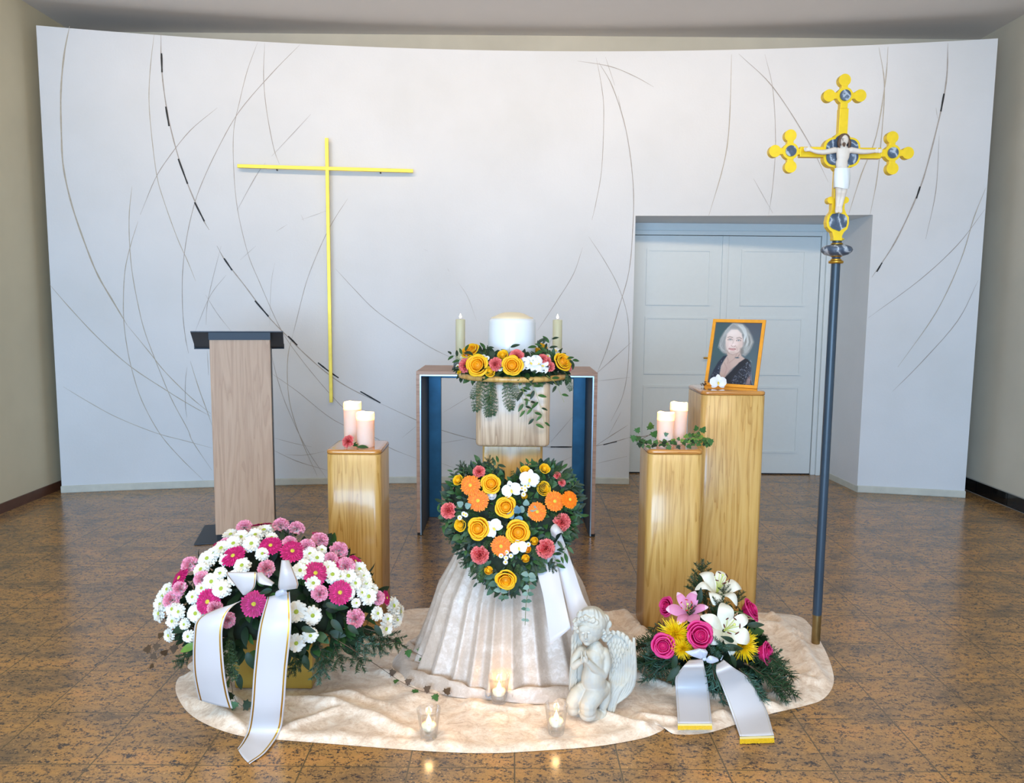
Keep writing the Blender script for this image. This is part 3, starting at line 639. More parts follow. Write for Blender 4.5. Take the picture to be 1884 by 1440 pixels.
for s in (-1,1):
    for k in range(4): limb(m,[c3(551+s*(22+k*3),478+k*4,42-k*9),c3(551+s*(34+k*2),515,40-k*9),c3(551+s*(30+k*2),543,36-k*8)],[9*kk,8*kk,5*kk])
limb(m,[c3(551,520,62),c3(551,536,56)],[10*kk,5*kk]); 
o=part('hair',m,'hair_brown',cb); remesh(o,.0018,2)
m=MB()
for s in (-1,1): m.ball(c3(551+s*10,493,62),(4.5*kk,3*kk,2.2*kk),8,6); m.tube([c3(551+s*4,486,64),c3(551+s*11,483,63),c3(551+s*17,486,57)],1.3*kk,6)
m.tube([c3(544,514,66),c3(551,512,68),c3(558,514,66)],1.8*kk,6); part('facial_features',m,'hair_brown',cb)
# ---------------------------------------------------------------- velvet cloths
OUT=[(323,1270),(338,1302),(365,1325),(410,1345),(460,1357),(520,1362),(600,1368),(700,1376),(800,1383),(900,1386),(1000,1381),(1100,1373),(1180,1359),(1213,1347),(1226,1340),(1242,1351),(1300,1349),(1360,1331),(1420,1313),(1480,1299),(1515,1286),(1533,1260),(1531,1230),(1516,1192),(1492,1152),(1466,1133),(1400,1127),(1340,1127),(1240,1130),(1150,1128),(1110,1124),(1000,1118),(880,1118),(800,1118),(748,1122),(722,1136),(705,1160),(640,1178),(540,1186),(450,1192),(380,1203),(352,1218),(345,1228),(356,1240),(330,1246)]
OW=catmull([PF(x,y) for x,y in OUT],10,True); NO=len(OW)
CC=PF(930,1225)
RIDGES=[[(500,1290),(620,1300),(700,1330),(755,1352)],[(590,1290),(640,1282),(700,1300)],[(1100,1240),(1180,1250),(1250,1275),(1330,1290),(1430,1305)],[(1180,1320),(1260,1330),(1330,1318)],[(1350,1150),(1430,1160),(1470,1190),(1490,1225),(1520,1260)],
 [(1380,1200),(1430,1240),(1500,1260)],[(1000,1290),(1090,1310),(1190,1345)],[(340,1290),(400,1310),(440,1345)],[(345,1240),(390,1260),(440,1300)],[(1400,1290),(1450,1270),(1500,1240)],[(1100,1150),(1150,1140),(1190,1180)],[(1420,1140),(1450,1165),(1480,1180)],[(620,1310),(560,1330),(500,1355)],[(1080,1160),(1130,1170),(1170,1200)],[(700,1240),(760,1255),(850,1270)],[(860,1300),(960,1310),(1040,1300)]]
RW=[[PF(x,y) for x,y in r] for r in RIDGES]; RH=[.020,.014,.020,.014,.034,.022,.018,.022,.026,.016,.045,.030,.014,.04,.014,.010]
def fold_h(x,y):
    h=0
    for R_,hh in zip(RW,RH):
        best=9
        for a,b in zip(R_,R_[1:]):
            ax,ay=b.x-a.x,b.y-a.y; t=max(0,min(1,((x-a.x)*ax+(y-a.y)*ay)/(ax*ax+ay*ay))); d=math.hypot(x-a.x-ax*t,y-a.y-ay*t)
            best=min(best,d)
        w_=.011+hh*.45
        h=max(h,hh*math.exp(-(best/w_)**2))
    return h
FOOT=[(.612,3.45,.862,3.70),(.915,3.74,1.225,4.06),(-.868,3.6,-.612,3.88),(SX-.128,3.33,SX+.132,3.59),(PB.x-.035,CY-.025,PB.x+.02,CY+.03)]
m=MB(); rows=[]; NR=70
for i in range(NR+1):
    t=i/NR; t=t**.8; row=[]
    for j,e in enumerate(OW):
        k=t
        x=CC.x+(e.x-CC.x)*k; y=CC.y+(e.y-CC.y)*k
        aa=math.atan2(y-CC.y,x-CC.x); n1=noise.noise(V(x*4,y*4,0)); n4=noise.noise(V(math.cos(aa)*5,math.sin(aa)*5,k*1.2)); n2=noise.noise(V(x*11,y*15,3)); n3=noise.noise(V(x*30,y*34,7))
        z=.006+.010*max(0,n1)+.008*max(0,n2)+.0016*n3+fold_h(x,y)+.020*max(0,n4-.08)*min(1,k*2)
        if k>.9:
            u=(k-.9)/.1; z+=.010*math.sin(PI*min(1,u*1.0))*(0.6+.5*noise.noise(V(j*.06,0,5))); z*=(1-u**3)
            z=max(z,.0015)
        for X0,Y0,X1,Y1 in FOOT:
            if X0-.012<x<X1+.012 and Y0-.012<y<Y1+.012: z=.0004
        row.append((x,y,z))
    rows.append(row)
m.grid(rows,0,closeu=True)
solo('velvet_cloth',m,'velvet_floor',CC,'cream crushed velvet cloth spread flat over the granite floor','cloth','velvet cloths')
# draped cone in front of the column
DC=V(.0,3.16,0); m=MB(); rows=[]; NA=420; NRR=64
def lump(a,s): return noise.noise(V(math.cos(a)*s,math.sin(a)*s,s))
def FOLD(a):
    s=math.sin(13*a+2.2*lump(a,1.1)+.9*math.sin(3*a)); b=math.sin(7*a+2*lump(a,1.7)+1)
    return .75*(1-abs(s))**.8*1.6-.55+.35*b
for i in range(NRR+1):
    t=i/NRR; row=[]
    for j in range(NA):
        a=2*PI*j/NA
        if t<.72:
            u=t/.72; z=.60*(1-u)+.022*u
            r=.175+.075*min(1,u*2.2)+.155*u**1.5
            f=(.003+.030*u)*FOLD(a)
            r+=f+.01*lump(a,2.2)*u
        else:
            u=(t-.72)/.28
            amp=(.085+.05*lump(a,1.3))*(1-.85*math.exp(-((a-1.45*PI)/.55)**2))
            r=.405+.01*lump(a,2.2)+.033*FOLD(a)*(1-u)**2+amp*u
            z=.022*(1-u)+(.018+.030*max(0,lump(a,2.0)+.25))*math.sin(PI*u)**1.2+.010+.010*(1-u)
            if a<PI: z+=0
        sx=1.0; row.append((DC.x+r*math.cos(a)*sx,min(3.322-.0002*i,DC.y+r*math.sin(a)*.82),z))
    rows.append(row)
m.grid(rows,0,closeu=True); m.add(rows[0],[tuple(range(NA))],0,True)
solo('velvet_drape',m,'velvet_drape',DC,'cream velvet cloth draped in folds over a stand, below the heart of flowers','cloth','velvet cloths')
# ---------------------------------------------------------------- petals
def petal(m,L,W,ang,path,prof=None,mi=0,cup=0.0,n=6,k=3,r0=.003,mi2=None,tw=0,M=None):
    prof=prof or (lambda t: math.sin(PI*min(1,t*.93+.05))**.6)
    rows=[]
    ca,sa=math.cos(ang),math.sin(ang)
    for i in range(n+1):
        t=i/n; r,z=path(t); w_=W*prof(t); row=[]
        for j in range(k):
            s=-1+2*j/(k-1); x=r0+r*L; y=s*w_; zz=z*L+cup*s*s*w_+tw*s*w_
            row.append((x*ca-y*sa,x*sa+y*ca,zz))
        rows.append(row)
    m.grid(rows,mi,M=M,matf=(None if mi2 is None else (lambda i,j: mi2 if i>=n-2 else mi)))
def mesh_(fn,name,mats,*a):
    m=MB(); fn(m,*a); return m.mesh(name,mats)
rnd=random.Random(11)
def gerb(m,seed,R=.042,N=24):
    rr=random.Random(seed)
    for ring,(L,z,nn) in enumerate(((R,.0,N),(R*.93,.0025,N),(R*.6,.005,N-4),(R*.42,.007,N-6))):
        for k in range(nn):
            a=2*PI*(k+.5*(ring%2))/nn+rr.uniform(-.05,.05); l=L*rr.uniform(.92,1.03); rise=rr.uniform(.10,.22)
            petal(m,l,.0052*(R/.042)*(1 if ring<2 else .55),a,lambda t:(t,z/L+rise*math.sin(t*1.9)*.7-rr_d*t*t),lambda t:math.sin(PI*(.08+.86*t))**.5,ring%2,cup=.25,n=5,k=3)
rr_d=.05
def disk(m,r=.009,h=.004,z0=.004):
    m.ball((0,0,z0),(r,r,h),14,8); rr=random.Random(3)
    for k in range(50):
        a=k*2.4; q=r*math.sqrt(k/50)*.95; m.ball((q*math.cos(a),q*math.sin(a),z0+h*math.sqrt(max(0,1-(q/r)**2))),r*.11,5,4,mi=1)
def gerbera(c1,c2,eye,seed,R=.042):
    g=mesh_(gerb,'gerbera',[c1,c2],seed,R); d=mesh_(disk,'flower_eye',[eye[0],eye[1]],R*.2,R*.10,.006); return ('gerbera',g,[('flower_eye',d)])
def daisy_(m,seed,R=.032):
    rr=random.Random(seed)
    for ring,(L,z,nn,dr) in enumerate(((R,0,15,.22),(R*.95,.003,14,.08),(R*.82,.006,12,-.12))):
        for k in range(nn):
            a=2*PI*(k+.5*(ring%2))/nn+rr.uniform(-.08,.08); l=L*rr.uniform(.88,1.05); d=dr+rr.uniform(-.08,.08)
            petal(m,l,.0062*(R/.032),a,lambda t:(t*(1-.05*t),z/L+.16*math.sin(t*2.2)-d*t*t),lambda t:math.sin(PI*(.1+.8*t))**.45,(1 if rr.random()<.25 else 0),cup=.35,n=5,k=3)
def daisy(seed,R=.032,eye=('eye_green','eye_lime')):
    return ('daisy',mesh_(daisy_,'daisy',['pet_white','pet_cream'],seed,R),[('flower_eye',mesh_(disk,'flower_eye',list(eye),R*.24,R*.15,.006))])
def carn_(m,seed,R=.034):
    rr=random.Random(seed)
    for k in range(58):
        u=(k+.5)/58; el=PI/2*(1-u*1.02)+rr.uniform(-.06,.06); az=k*2.39996+rr.uniform(-.2,.2)
        d=V(math.cos(el)*math.cos(az),math.cos(el)*math.sin(az),math.sin(el)); side=d.cross(V(0,0,1)); side=side.normalized() if side.length>.01 else V(1,0,0); up=side.cross(d)
        rows=[]; ph=rr.uniform(0,6); RR=R*(.78+.25*u)*rr.uniform(.92,1.06); wd=R*rr.uniform(.40,.52); tw=rr.uniform(-.9,.9); s2=side*math.cos(tw)+up*math.sin(tw); u2=up*math.cos(tw)-side*math.sin(tw)
        for i in range(5):
            t=i/4; row=[]
            for j in range(9):
                s=-1+j/4; w_=wd*(t**.8); rad=RR*(.25+.75*t)*(1-.10*s*s*t)+(R*.07*(1 if j%2 else -.4) if i==4 else 0)
                row.append(d*rad+s2*(s*w_)+u2*(math.sin(s*5.2+ph)*R*.11*t*t)+V(0,0,R*.12))
            rows.append(row)
        m.grid(rows,0,matf=lambda i,j:1 if i==3 else (2 if i==2 and (j+k)%3==0 else 0))
def calyx_(m,R): 
    m.lathe([(R*.06,-R*1.0),(R*.2,-R*.9),(R*.28,-R*.5),(R*.42,-R*.05),(R*.5,R*.1)],10)
def carnation(a,b,c,seed,R=.034): return ('carnation',mesh_(carn_,'carnation',[a,b,c],seed,R),[('calyx',mesh_(calyx_,'calyx',['leaf_light'],R))])
def rose_(m,seed,R=.036,openness=1.0):
    rr=random.Random(seed); lay=[(2,.10,1.0,0,1.9),(3,.24,1.02,.02,1.5),(3,.40,1.0,.05,1.35),(4,.58,.95,.10,1.05),(5,.78,.88,.15,.85),(5,.95,.76,.24,.80)]
    H=R*1.15; off=0
    for li,(n,r,h,lip,aw) in enumerate(lay):
        off+=rr.uniform(.4,1.2)
        for k in range(n):
            a0=off+2*PI*k/n+rr.uniform(-.2,.2); rows=[]; r_=r*rr.uniform(.90,1.10); hh=h*rr.uniform(.9,1.06); lp=lip*openness*rr.uniform(.8,1.25)
            for i in range(8):
                t=i/7; row=[]
                for j in range(9):
                    s=-1+j/4; w_=aw*(.55+.45*math.sin(min(1,t*1.25)*PI/2))
                    if i==7: w_*=.93
                    rad=R*(r_*(.55+.45*math.sin(t*PI*.55))+lp*max(0,t-.55)**1.3*2.6*(1-.62*s*s)+.035*s*(1+li*.1)*.6)+R*.01*math.sin(s*7+k)
                    z=H*(hh*math.sin(t*PI*.52)-(lp*1.0*max(0,t-.72)**1.2*2.0)) - H*.07*abs(s)**3*t - H*.18
                    a=a0+s*w_
                    row.append((rad*math.cos(a),rad*math.sin(a),z))
                rows.append(row)
            m.grid(rows,0,matf=lambda i,j:1 if i>=5 else 0)
    m.ball((0,0,H*.3),(R*.5,R*.5,R*.5),12,8,mi=0)
def rose(a,b,seed,R=.036,op=1.0,cl='leaf_mid'): return ('rose',mesh_(rose_,'rose',[a,b],seed,R,op),[('calyx',mesh_(calyx_,'calyx',[cl],R))])
def ranun_(m,seed,R=.016):
    rr=random.Random(seed)
    for r,n,h in ((.35,4,1.0),(.6,5,.92),(.85,6,.78),(1.0,6,.6)):
        for k in range(n):
            a0=2*PI*k/n+rr.random()+r*9; rows=[]
            for i in range(6):
                t=i/5; rows.append([((R*r*math.sin(PI*(.12+.62*t)))*math.cos(a0+s*.75*math.sin(PI*(.15+.7*t))),(R*r*math.sin(PI*(.12+.62*t)))*math.sin(a0+s*.75*math.sin(PI*(.15+.7*t))),R*(-.5+1.35*h*t)) for s in (-1,-.5,0,.5,1)])
            m.grid(rows,k%2)
    m.ball((0,0,0),R*.6,10,8)
def ranunculus(seed,R=.016,a='pet_yellow',b='pet_yellow_deep'): return ('ranunculus',mesh_(ranun_,'ranunculus',[a,b],seed,R),[])
def orch_(m,seed,R=.036):
    rr=random.Random(seed)
    for a in (PI/2,PI/2+2.25,PI/2-2.25): petal(m,R*.98,R*.33,a,lambda t:(t,-.06+.12*math.sin(t*2)-.1*t*t),lambda t:math.sin(PI*(.06+.9*t))**.7,0,cup=.25,n=8,k=5,r0=0)
    for a in (.12,PI-.12): petal(m,R*1.02,R*.60,a,lambda t:(t,.05+.16*math.sin(t*2.2)-.12*t*t),lambda t:math.sin(PI*(.02+.93*t**.8))**.55,0,cup=.12,n=10,k=7,r0=0)
def lip_(m,R):
    m.ball((0,0,.006),(R*.09,R*.09,R*.16),8,6,mi=1)
    for a in (.6,PI-.6,-PI/2): petal(m,R*.36,R*.13,a,lambda t:(t,.3+.5*t),None,0 if a>0 else 1,cup=.6,n=4,k=3,r0=0)
def orchid(seed,R=.036): return ('orchid',mesh_(orch_,'orchid',['pet_orchid'],seed,R),[('lip',mesh_(lip_,'lip',['pet_white','lip_yellow'],R))])
def lily_(m,seed,R=.078,rec=1.0):
    rr=random.Random(seed)
    for k in range(6):
        a=PI/3*k+rr.uniform(-.08,.08); W=R*(.33 if k%2 else .23); L=R*rr.uniform(.95,1.05); z0=-.001*(k%2)
        kk2=rec*rr.uniform(.85,1.15)
        petal(m,L,W,a,lambda t:(.06+.98*t**1.05-.10*kk2*max(0,t-.8)*4*max(0,t-.8),z0/L+.62*math.sin(min(1.9,t*2.0)*.9)-kk2*(.75*max(0,t-.58)**1.5*2.0)),
              lambda t:math.sin(PI*(.05+.93*t**1.1))**.75,0,cup=-.28,n=12,k=5,r0=0,mi2=1)
def stam_(m,R,red=False):
    for k in range(6):
        a=PI/3*k+.5; p=[V(0,0,0),V(.12*R*math.cos(a),.12*R*math.sin(a),.5*R),V(.30*R*math.cos(a),.30*R*math.sin(a),.88*R)]
        m.tube(catmull(p,4),.0012,5); c=p[-1]; Rm=Matrix.Rotation(a,3,'Z')@Matrix.Rotation(1.2,3,'Y'); m.ball(c,(.0022,.0022,.008),6,6,mi=1,R=Matrix.Rotation(a+PI/2,3,'Z')@Matrix.Rotation(1.1,3,'Y'))
    m.tube(catmull([V(0,0,0),V(0,0,.5*R),V(.06*R,0,.98*R)],4),.002,6); m.ball((.06*R,0,.99*R),(.005,.005,.003),8,5)
def lily(seed,a,b,an,R=.078,rec=1.0): return ('lily',mesh_(lily_,'lily',[a,b],seed,R,rec),[('stamens',mesh_(stam_,'stamens',['stamen',an],R))])
def spider_(m,seed,R=.045):
    rr=random.Random(seed)
    for k in range(420):
        u=(k+.5)/420; el=PI/2*(1-u*1.08)+rr.uniform(-.12,.12); az=k*2.39996
        d=V(math.cos(el)*math.cos(az),math.cos(el)*math.sin(az),math.sin(el)); side=d.cross(V(0,0,1)); side=side.normalized() if side.length>.05 else V(1,0,0)
        L=R*rr.uniform(.7,1.12)*(.55+.5*u); bend=V(rr.uniform(-1,1),rr.uniform(-1,1),rr.uniform(-.4,1))*R*.22
        pts=[d*(L*t)+bend*(t*t) for t in (0,.35,.7,1)]
        for i in range(3):
            wa,wb=[(.0019*(R/.045))*(1-.75*t) for t in (i/3,(i+1)/3)]
            m.add([pts[i]-side*wa,pts[i]+side*wa,pts[i+1]+side*wb,pts[i+1]-side*wb],[(0,1,2,3)],k%2)
def spidermum(seed,R=.045): return ('spider_chrysanthemum',mesh_(spider_,'spider_chrysanthemum',['pet_lemon','pet_lemon_deep'],seed,R),[])
def cham_(m,seed):
    for k in range(11): petal(m,.0075,.0020,2*PI*k/11,lambda t:(t,.1*math.sin(t*2)),None,0,n=3,k=3,r0=.002)
    m.ball((0,0,.001),(.0036,.0036,.0026),8,6,mi=1)
def chamomile(): return ('chamomile',mesh_(cham_,'chamomile',['pet_white','eye_yellow'],1),[])
# ---------------------------------------------------------------- greenery
def leafshape(m,M,L,W,mi=0,bend=.15,fold=.25,tip=1.0,n=5):
    rows=[]
    for i in range(n+1):
        t=i/n; w_=W*math.sin(PI*min(1,(.04+.94*t)**(.9*tip)))**.8; z=-bend*L*t*t
        rows.append([(L*t,-w_,z+fold*w_),(L*t,0,z),(L*t,w_,z+fold*w_)])
    m.grid(rows,mi,M=M)
IVY=[(0,0),(.10,-.24),(.02,-.46),(.26,-.38),(.44,-.52),(.52,-.30),(.74,-.22),(1,0)]
def ivyleaf(m,M,L,mi=0):
    P=IVY+[(x,-y) for x,y in reversed(IVY[1:-1])]; c=(.38,0)
    vs=[(c[0]*L,0,.0)]+[(x*L,y*L,-.05*L*(abs(y)*2)**2-.10*L*x*x+.04*L) for x,y in P]; n=len(P)
    m.add(vs,[(0,1+i,1+(i+1)%n) for i in range(n)],mi,True,M)
def frame(p,d,upv=V(0,0,1),roll=0):
    d=d.normalized(); z=(upv-d*upv.dot(d)); z=z.normalized() if z.length>.05 else d.orthogonal().normalized(); y=z.cross(d)
    R=Matrix((( d.x,y.x,z.x,0),(d.y,y.y,z.y,0),(d.z,y.z,z.z,0),(0,0,0,1)))
    return Matrix.Translation(p)@R@Matrix.Rotation(roll,4,'X')
def fir_(m,L=.12,seed=1,flat=.75,mats=1):
    rr=random.Random(seed); m.tube([V(0,0,0),V(L*.5,0,.004),V(L*.98,0,0)],[.0018,.0014,.0007],5,mi=2)
    def br(p0,d,l,nn):
        for k in range(nn):
            t=k/nn; p=p0+d*(l*t); a=rr.uniform(0,2*PI); nl=.016*rr.uniform(.8,1.15)*(1-.35*t**3)
            side=V(0,math.cos(a),math.sin(a)*(.5+.5*(1-flat))+.25); nd=(d*.75+side.normalized()).normalized(); q=nd.cross(V(rr.uniform(-1,1),rr.uniform(-1,1),1)).normalized()*.0009
            m.add([p-q,p+q,p+nd*nl+q*.4,p+nd*nl-q*.4],[(0,1,2,3)],rr.choice((0,0,1)))
    br(V(0,0,0),V(1,0,0),L,int(L*1500))
    for s,t in ((1,.25),(-1,.35),(1,.55),(-1,.62)):
        l=L*(.55-.3*t); d=V(.75,s*.66,.05).normalized(); p=V(L*t,0,.003); m.tube([p,p+d*l],[.0012,.0006],4,mi=2); br(p,d,l,int(l*1500))
def fir(L,seed,blue=False): return mesh_(fir_,'fir_sprig',(['leaf_fir_blue','leaf_fir','stem_brown'] if blue else ['leaf_fir','leaf_dark','stem_brown']),L,seed)
def fern_(m,L=.12,seed=1):
    rr=random.Random(seed); pts=catmull([V(0,0,0),V(L*.35,0,.01),V(L*.7,0,0),V(L,0,-.02)],6); m.tube(pts,.0007,4,mi=1)
    for i,p in enumerate(pts[1:]):
        if i%2: continue
        t=(i+1)/len(pts)
        for s in (-1,1):
            l=L*.25*math.sin(PI*(.12+.84*t)); d=V(.45,s,rr.uniform(-.2,.3)).normalized()
            for k in range(7):
                u=k/7; q=p+d*l*u
                for ss in (-1,1):
                    e=(d*.7+V(ss*.6+rr.uniform(-.4,.4),rr.uniform(-.4,.4),.5*rr.uniform(-1,1))).normalized()*(.013*rr.uniform(.6,1.2)*(1-u*.6)); sd=e.cross(V(0,0,1)).normalized()*.0013
                    m.add([q-sd,q+sd,q+e+sd*.5,q+e-sd*.5],[(0,1,2,3)],0)
def vine(name,parent,pts,leaf,nl,Ls,mats,rad=.0013,seed=1,label=None,sub=8,droop=.2,fromt=0.05):
    rr=random.Random(seed); P=catmull(pts,sub); m=MB(); m.tube(P,[rad*(1-.6*i/len(P)) for i in range(len(P))],5,mi=0)
    for k in range(nl):
        t=fromt+(1-fromt)*(k+.5)/nl; i=min(len(P)-2,int(t*(len(P)-1))); p=P[i]; d=(P[i+1]-p).normalized(); s=1 if k%2 else -1
        sd=d.cross(V(0,-.6,.8)).normalized()*s; dirn=(d*.55+sd*rr.uniform(.7,1.1)+V(0,rr.uniform(-.3,.1),rr.uniform(-droop,droop))).normalized(); L=Ls*rr.uniform(.75,1.15)
        M=frame(p+dirn*L*.12,dirn,V(rr.uniform(-.4,.4),-1,.7)); mi=1+(k%(len(mats)-1))
        if leaf=='ivy': m.tube([p,p+dirn*L*.15],rad*.5,4); ivyleaf(m,M,L,mi)
        elif leaf=='round': leafshape(m,M,L,L*.42,mi,.08,.15,.8)
        else: leafshape(m,M,L,L*.19,mi,.18,.25,.95)
    return part(name,m,mats,parent,label)
def put(proto,parent,p,d,roll=0,s=1.0,label=None,nosub=False):
    nm,me,subs=proto; q=d.to_track_quat('Z','Y'); M=Matrix.Translation(p)@q.to_matrix().to_4x4()@Matrix.Rotation(roll,4,'Z')@Matrix.Scale(s,4)
    o=link(nm,me,parent,M)
    if label: o['label']=label
    if not nosub:
        for n,sm in subs: link(n,sm,o,M)
    return o
def sprig(mesh,parent,p,d,s=1.0,upv=V(0,-.5,1),name=None):
    M=frame(p,d,upv)@Matrix.Scale(s,4); return link(name or mesh.name.split('.')[0],mesh,parent,M)
CH_G=[gerbera('pet_magenta','pet_magenta_dark',('eye_yellow','eye_lime'),k,.042) for k in (1,2)]
DA=[daisy(k,.034) for k in (1,2,3)]+[daisy(9,.028)]
CP=[carnation('pet_palepink','pet_pink','pet_palepink',k,.034) for k in (1,2,3)]
CORAL=[carnation('pet_coral','pet_coral_light','pet_coral',k,.030) for k in (4,5)]
GO=[gerbera('pet_orange','pet_orange_light',('eye_lime','eye_yellow'),k,.037) for k in (5,6)]
RY=[rose('pet_yellow_deep','pet_yellow',k,.035,1.1) for k in (1,2)]; RYB=rose('pet_yellow','pet_yellow',7,.026,.5)
RP=[rose('pet_rose','pet_rose_light',k,.038,1.0) for k in (3,4)]
OR=[orchid(1,.036)]; RN=ranunculus(1); RNO=ranunculus(2,.017,'pet_orange','pet_yellow'); CM=chamomile()
SPM=[spidermum(1),spidermum(2)]
FIR=[fir(.13,1),fir(.11,2),fir(.12,3,True),fir(.10,4,True)]
FERN=mesh_(fern_,'asparagus_fern',['leaf_fern','stem'],.13,1)
EYE=(CAM)
def blob(name,parent,fn,mats='core_green',nu=40,nv=24):
    m=MB(); rows=[]
    for i in range(nv+1):
        a=PI*i/nv; a=max(.01,min(PI-.01,a)); rows.append([fn(V(math.sin(a)*math.cos(2*PI*j/nu),math.sin(a)*math.sin(2*PI*j/nu),math.cos(a))) for j in range(nu)])
    m.grid(rows,0,closeu=True); return part(name,m,mats,parent)
# ================================================================ big arrangement in the gold box (left)
BC=PF(512,1262); BC=V(BC.x+.0,2.98,0)
F=root('flower_arrangement',BC,'large domed arrangement of white daisies, pink carnations and magenta gerberas in a gold box','flowers','funeral flower arrangements')
bx0=PF(425,1268,.012).x; bx1=PF(578,1270,.012).x; by0=PF(500,1269,.012).y
hb=.215
m=MB(); w_=.006; g=.012
m.add([(bx0+g,by0+g,.012),(bx1-g,by0+g,.012),(bx1-g,by0+.30,.012),(bx0+g,by0+.30,.012),(bx0,by0,hb+.05),(bx1,by0,hb+.05),(bx1,by0+.32,hb+.05),(bx0,by0+.32,hb+.05)],[(0,3,2,1),(0,1,5,4),(1,2,6,5),(2,3,7,6),(3,0,4,7),(4,5,6,7)],0,False)
part('gold_box',m,'gold_box',F,'metallic gold box',bevel=.003)
EC=PY(512,1128,2.96); ER=V(.43,.30,.325)
def dome(d,sh=1.0):
    n=noise.noise(d*2.3)*.06
    return EC+V(d.x*ER.x*(sh+n),d.y*ER.y*(sh+n),d.z*ER.z*(sh+n)*(1 if d.z>0 else .16))
blob('moss_core',F,lambda d:dome(d,.78))
rr=random.Random(5)
m=MB()
for k in range(520):
    d=V(rr.uniform(-1,1),rr.uniform(-1,.55),rr.uniform(-.2,1)).normalized(); p=dome(d,rr.uniform(.76,.90)); n=(p-EC).normalized()
    dirn=(n+V(rr.uniform(-1,1),rr.uniform(-1,1),rr.uniform(-1,.7))).normalized(); L=rr.uniform(.035,.07)
    leafshape(m,frame(p,dirn,n),L,L*rr.uniform(.2,.32),rr.choice((0,0,0,1)),.25,.2)
for k in range(90):
    a=rr.uniform(PI*1.02,PI*1.98); p=EC+V(math.cos(a)*ER.x*.8,math.sin(a)*ER.y*.8,rr.uniform(-.06,.0)); dirn=V(math.cos(a),math.sin(a),rr.uniform(-.8,.1)); L=rr.uniform(.035,.06)
    leafshape(m,frame(p,dirn.normalized(),V(0,-.5,1)),L,L*rr.uniform(.25,.4),rr.choice((0,0,1)),.3,.2)
part('foliage',m,['leaf_dark','leaf_mid'],F)
def LB(px,py,sh=1.0): 
    p,n=PE(px,py,EC,V(ER.x*sh,ER.y*sh,ER.z*sh)); return p,n
def face(n,w=.55): return (n*w+(CAM-EC).normalized()*(1-w)).normalized()
GER=[(467,1111,.2),(384,1107,.9),(332,1064,1.3),(430,1024,.95),(481,967,1.1),(498,1005,.8),(538,1015,.7),(580,1055,.7),(625,1090,.35),(653,1033,1.0),(710,1100,1.0),(614,1033,1.0),(588,985,1),(405,1000,1)]
for k,(x,y,w_) in enumerate(GER):
    p,n=LB(x,y,1.04); put(CH_G[k%2],F,p,face(n,min(1,w_)),rr.random()*6,(1.0 if k not in(9,10,11,12,13) else .7)*rr.uniform(.95,1.08))
CAR=[(490,1047),(373,1066),(318,1104),(351,1040),(450,972),(517,968),(545,974),(564,1008),(588,996),(623,1014),(635,1043),(588,1092),(653,1137),(694,1100),(333,1083),(420,1140),(417,1001),(396,1118),(533,1000),(608,1030)]
for k,(x,y) in enumerate(CAR):
    p,n=LB(x,y,1.02); put(CP[k%3],F,p,face(n,.55),rr.random()*6,rr.uniform(.88,1.05)*(.8 if k>12 else 1))
DAI=[(545,1125,1.15),(575,1132),(545,1182),(571,1168),(463,1001),(483,1019,.8),(446,1041),(406,1055),(408,1083),(486,977),(444,989),(576,1073),(552,1050),(583,1027),(611,1057),(653,1073),(672,1073),(677,1097),(660,1048),(693,1128),(708,1156),(722,1114),(729,1139),(655,1109,.7),(361,1128),(302,1096),(295,1128),(319,1142),(312,1168,.8),(382,1028),(371,1048),(392,1019),(408,1010),(430,1001),(347,1170,.7),(309,1084),(297,1110),(390,1070),(425,985),(560,1040),(605,1045),(640,1060),(668,1062),(684,1085),(640,1090,.8),(355,1098,.8),(330,1125,.8),(415,1030,.9),(500,990,.8),(570,1020,.9),(470,985,.9),(712,1138,.9),(735,1125,.9),(372,1082,.8),(432,1062,.8),(665,1090,.8),(625,1060,.8),(318,1120,.9),(340,1148,.7),(592,1012,.8)]
for k,t in enumerate(DAI):
    x,y=t[:2]; s=t[2] if len(t)>2 else 1; p,n=LB(x,y,1.03); put(DA[k%4],F,p,face(n,rr.uniform(.45,.8)),rr.random()*6,s*rr.uniform(.9,1.05))
# fir, leaves and ivy trailing out
for (x,y,Y,dx,dz,s,k) in ((610,1170,2.80,.25,-.35,1.1,0),(640,1165,2.85,.6,-.3,1.2,2),(600,1190,2.78,-.05,-.5,1.1,2),(660,1160,2.9,.8,-.2,1.2,0),(690,1165,2.95,1.0,-.25,1.1,0),(585,1180,2.76,.3,-.6,1.0,1),(560,1200,2.74,-.4,-.6,.9,1),(640,1180,2.82,.5,-.6,1.0,0),(420,1200,2.72,-.4,-.7,1.0,1),(360,1190,2.8,-.5,-.5,.9,1),(670,1170,2.92,.9,-.5,1,2),(540,1190,2.72,.3,-.7,.8,1)):
    sprig(FIR[k],F,PY(x,y,Y),V(dx,-.35,dz).normalized(),s)
def pts3(L): return [PY(x,y,Y) for x,y,Y in L]
def ptsF(L): return [PF(x,y,z) for x,y,z in L]
vine('ivy_vine',F,[PY(600,1165,2.78),PY(650,1195,2.75)]+ptsF([(700,1228,.05),(740,1255,.03),(780,1272,.03),(830,1279,.03)]),'ivy',7,.030,['stem_brown','leaf_brown','leaf_ivy'],.0016,3,fromt=.45)
vine('ivy_vine',F,[PY(650,1150,2.85),PY(700,1165,2.86)]+ptsF([(745,1190,.10),(790,1215,.06),(850,1258,.03)]),'ivy',9,.032,['stem_brown','leaf_ivy','leaf_ivy'],.0016,4,fromt=.25)
vine('ivy_vine',F,[PY(340,1165,2.85),PY(310,1195,2.84)]+[PF(285,1215,.04),PF(268,1232,.02)],'ivy',3,.03,['stem_brown','leaf_brown','leaf_brown'],.0014,5)
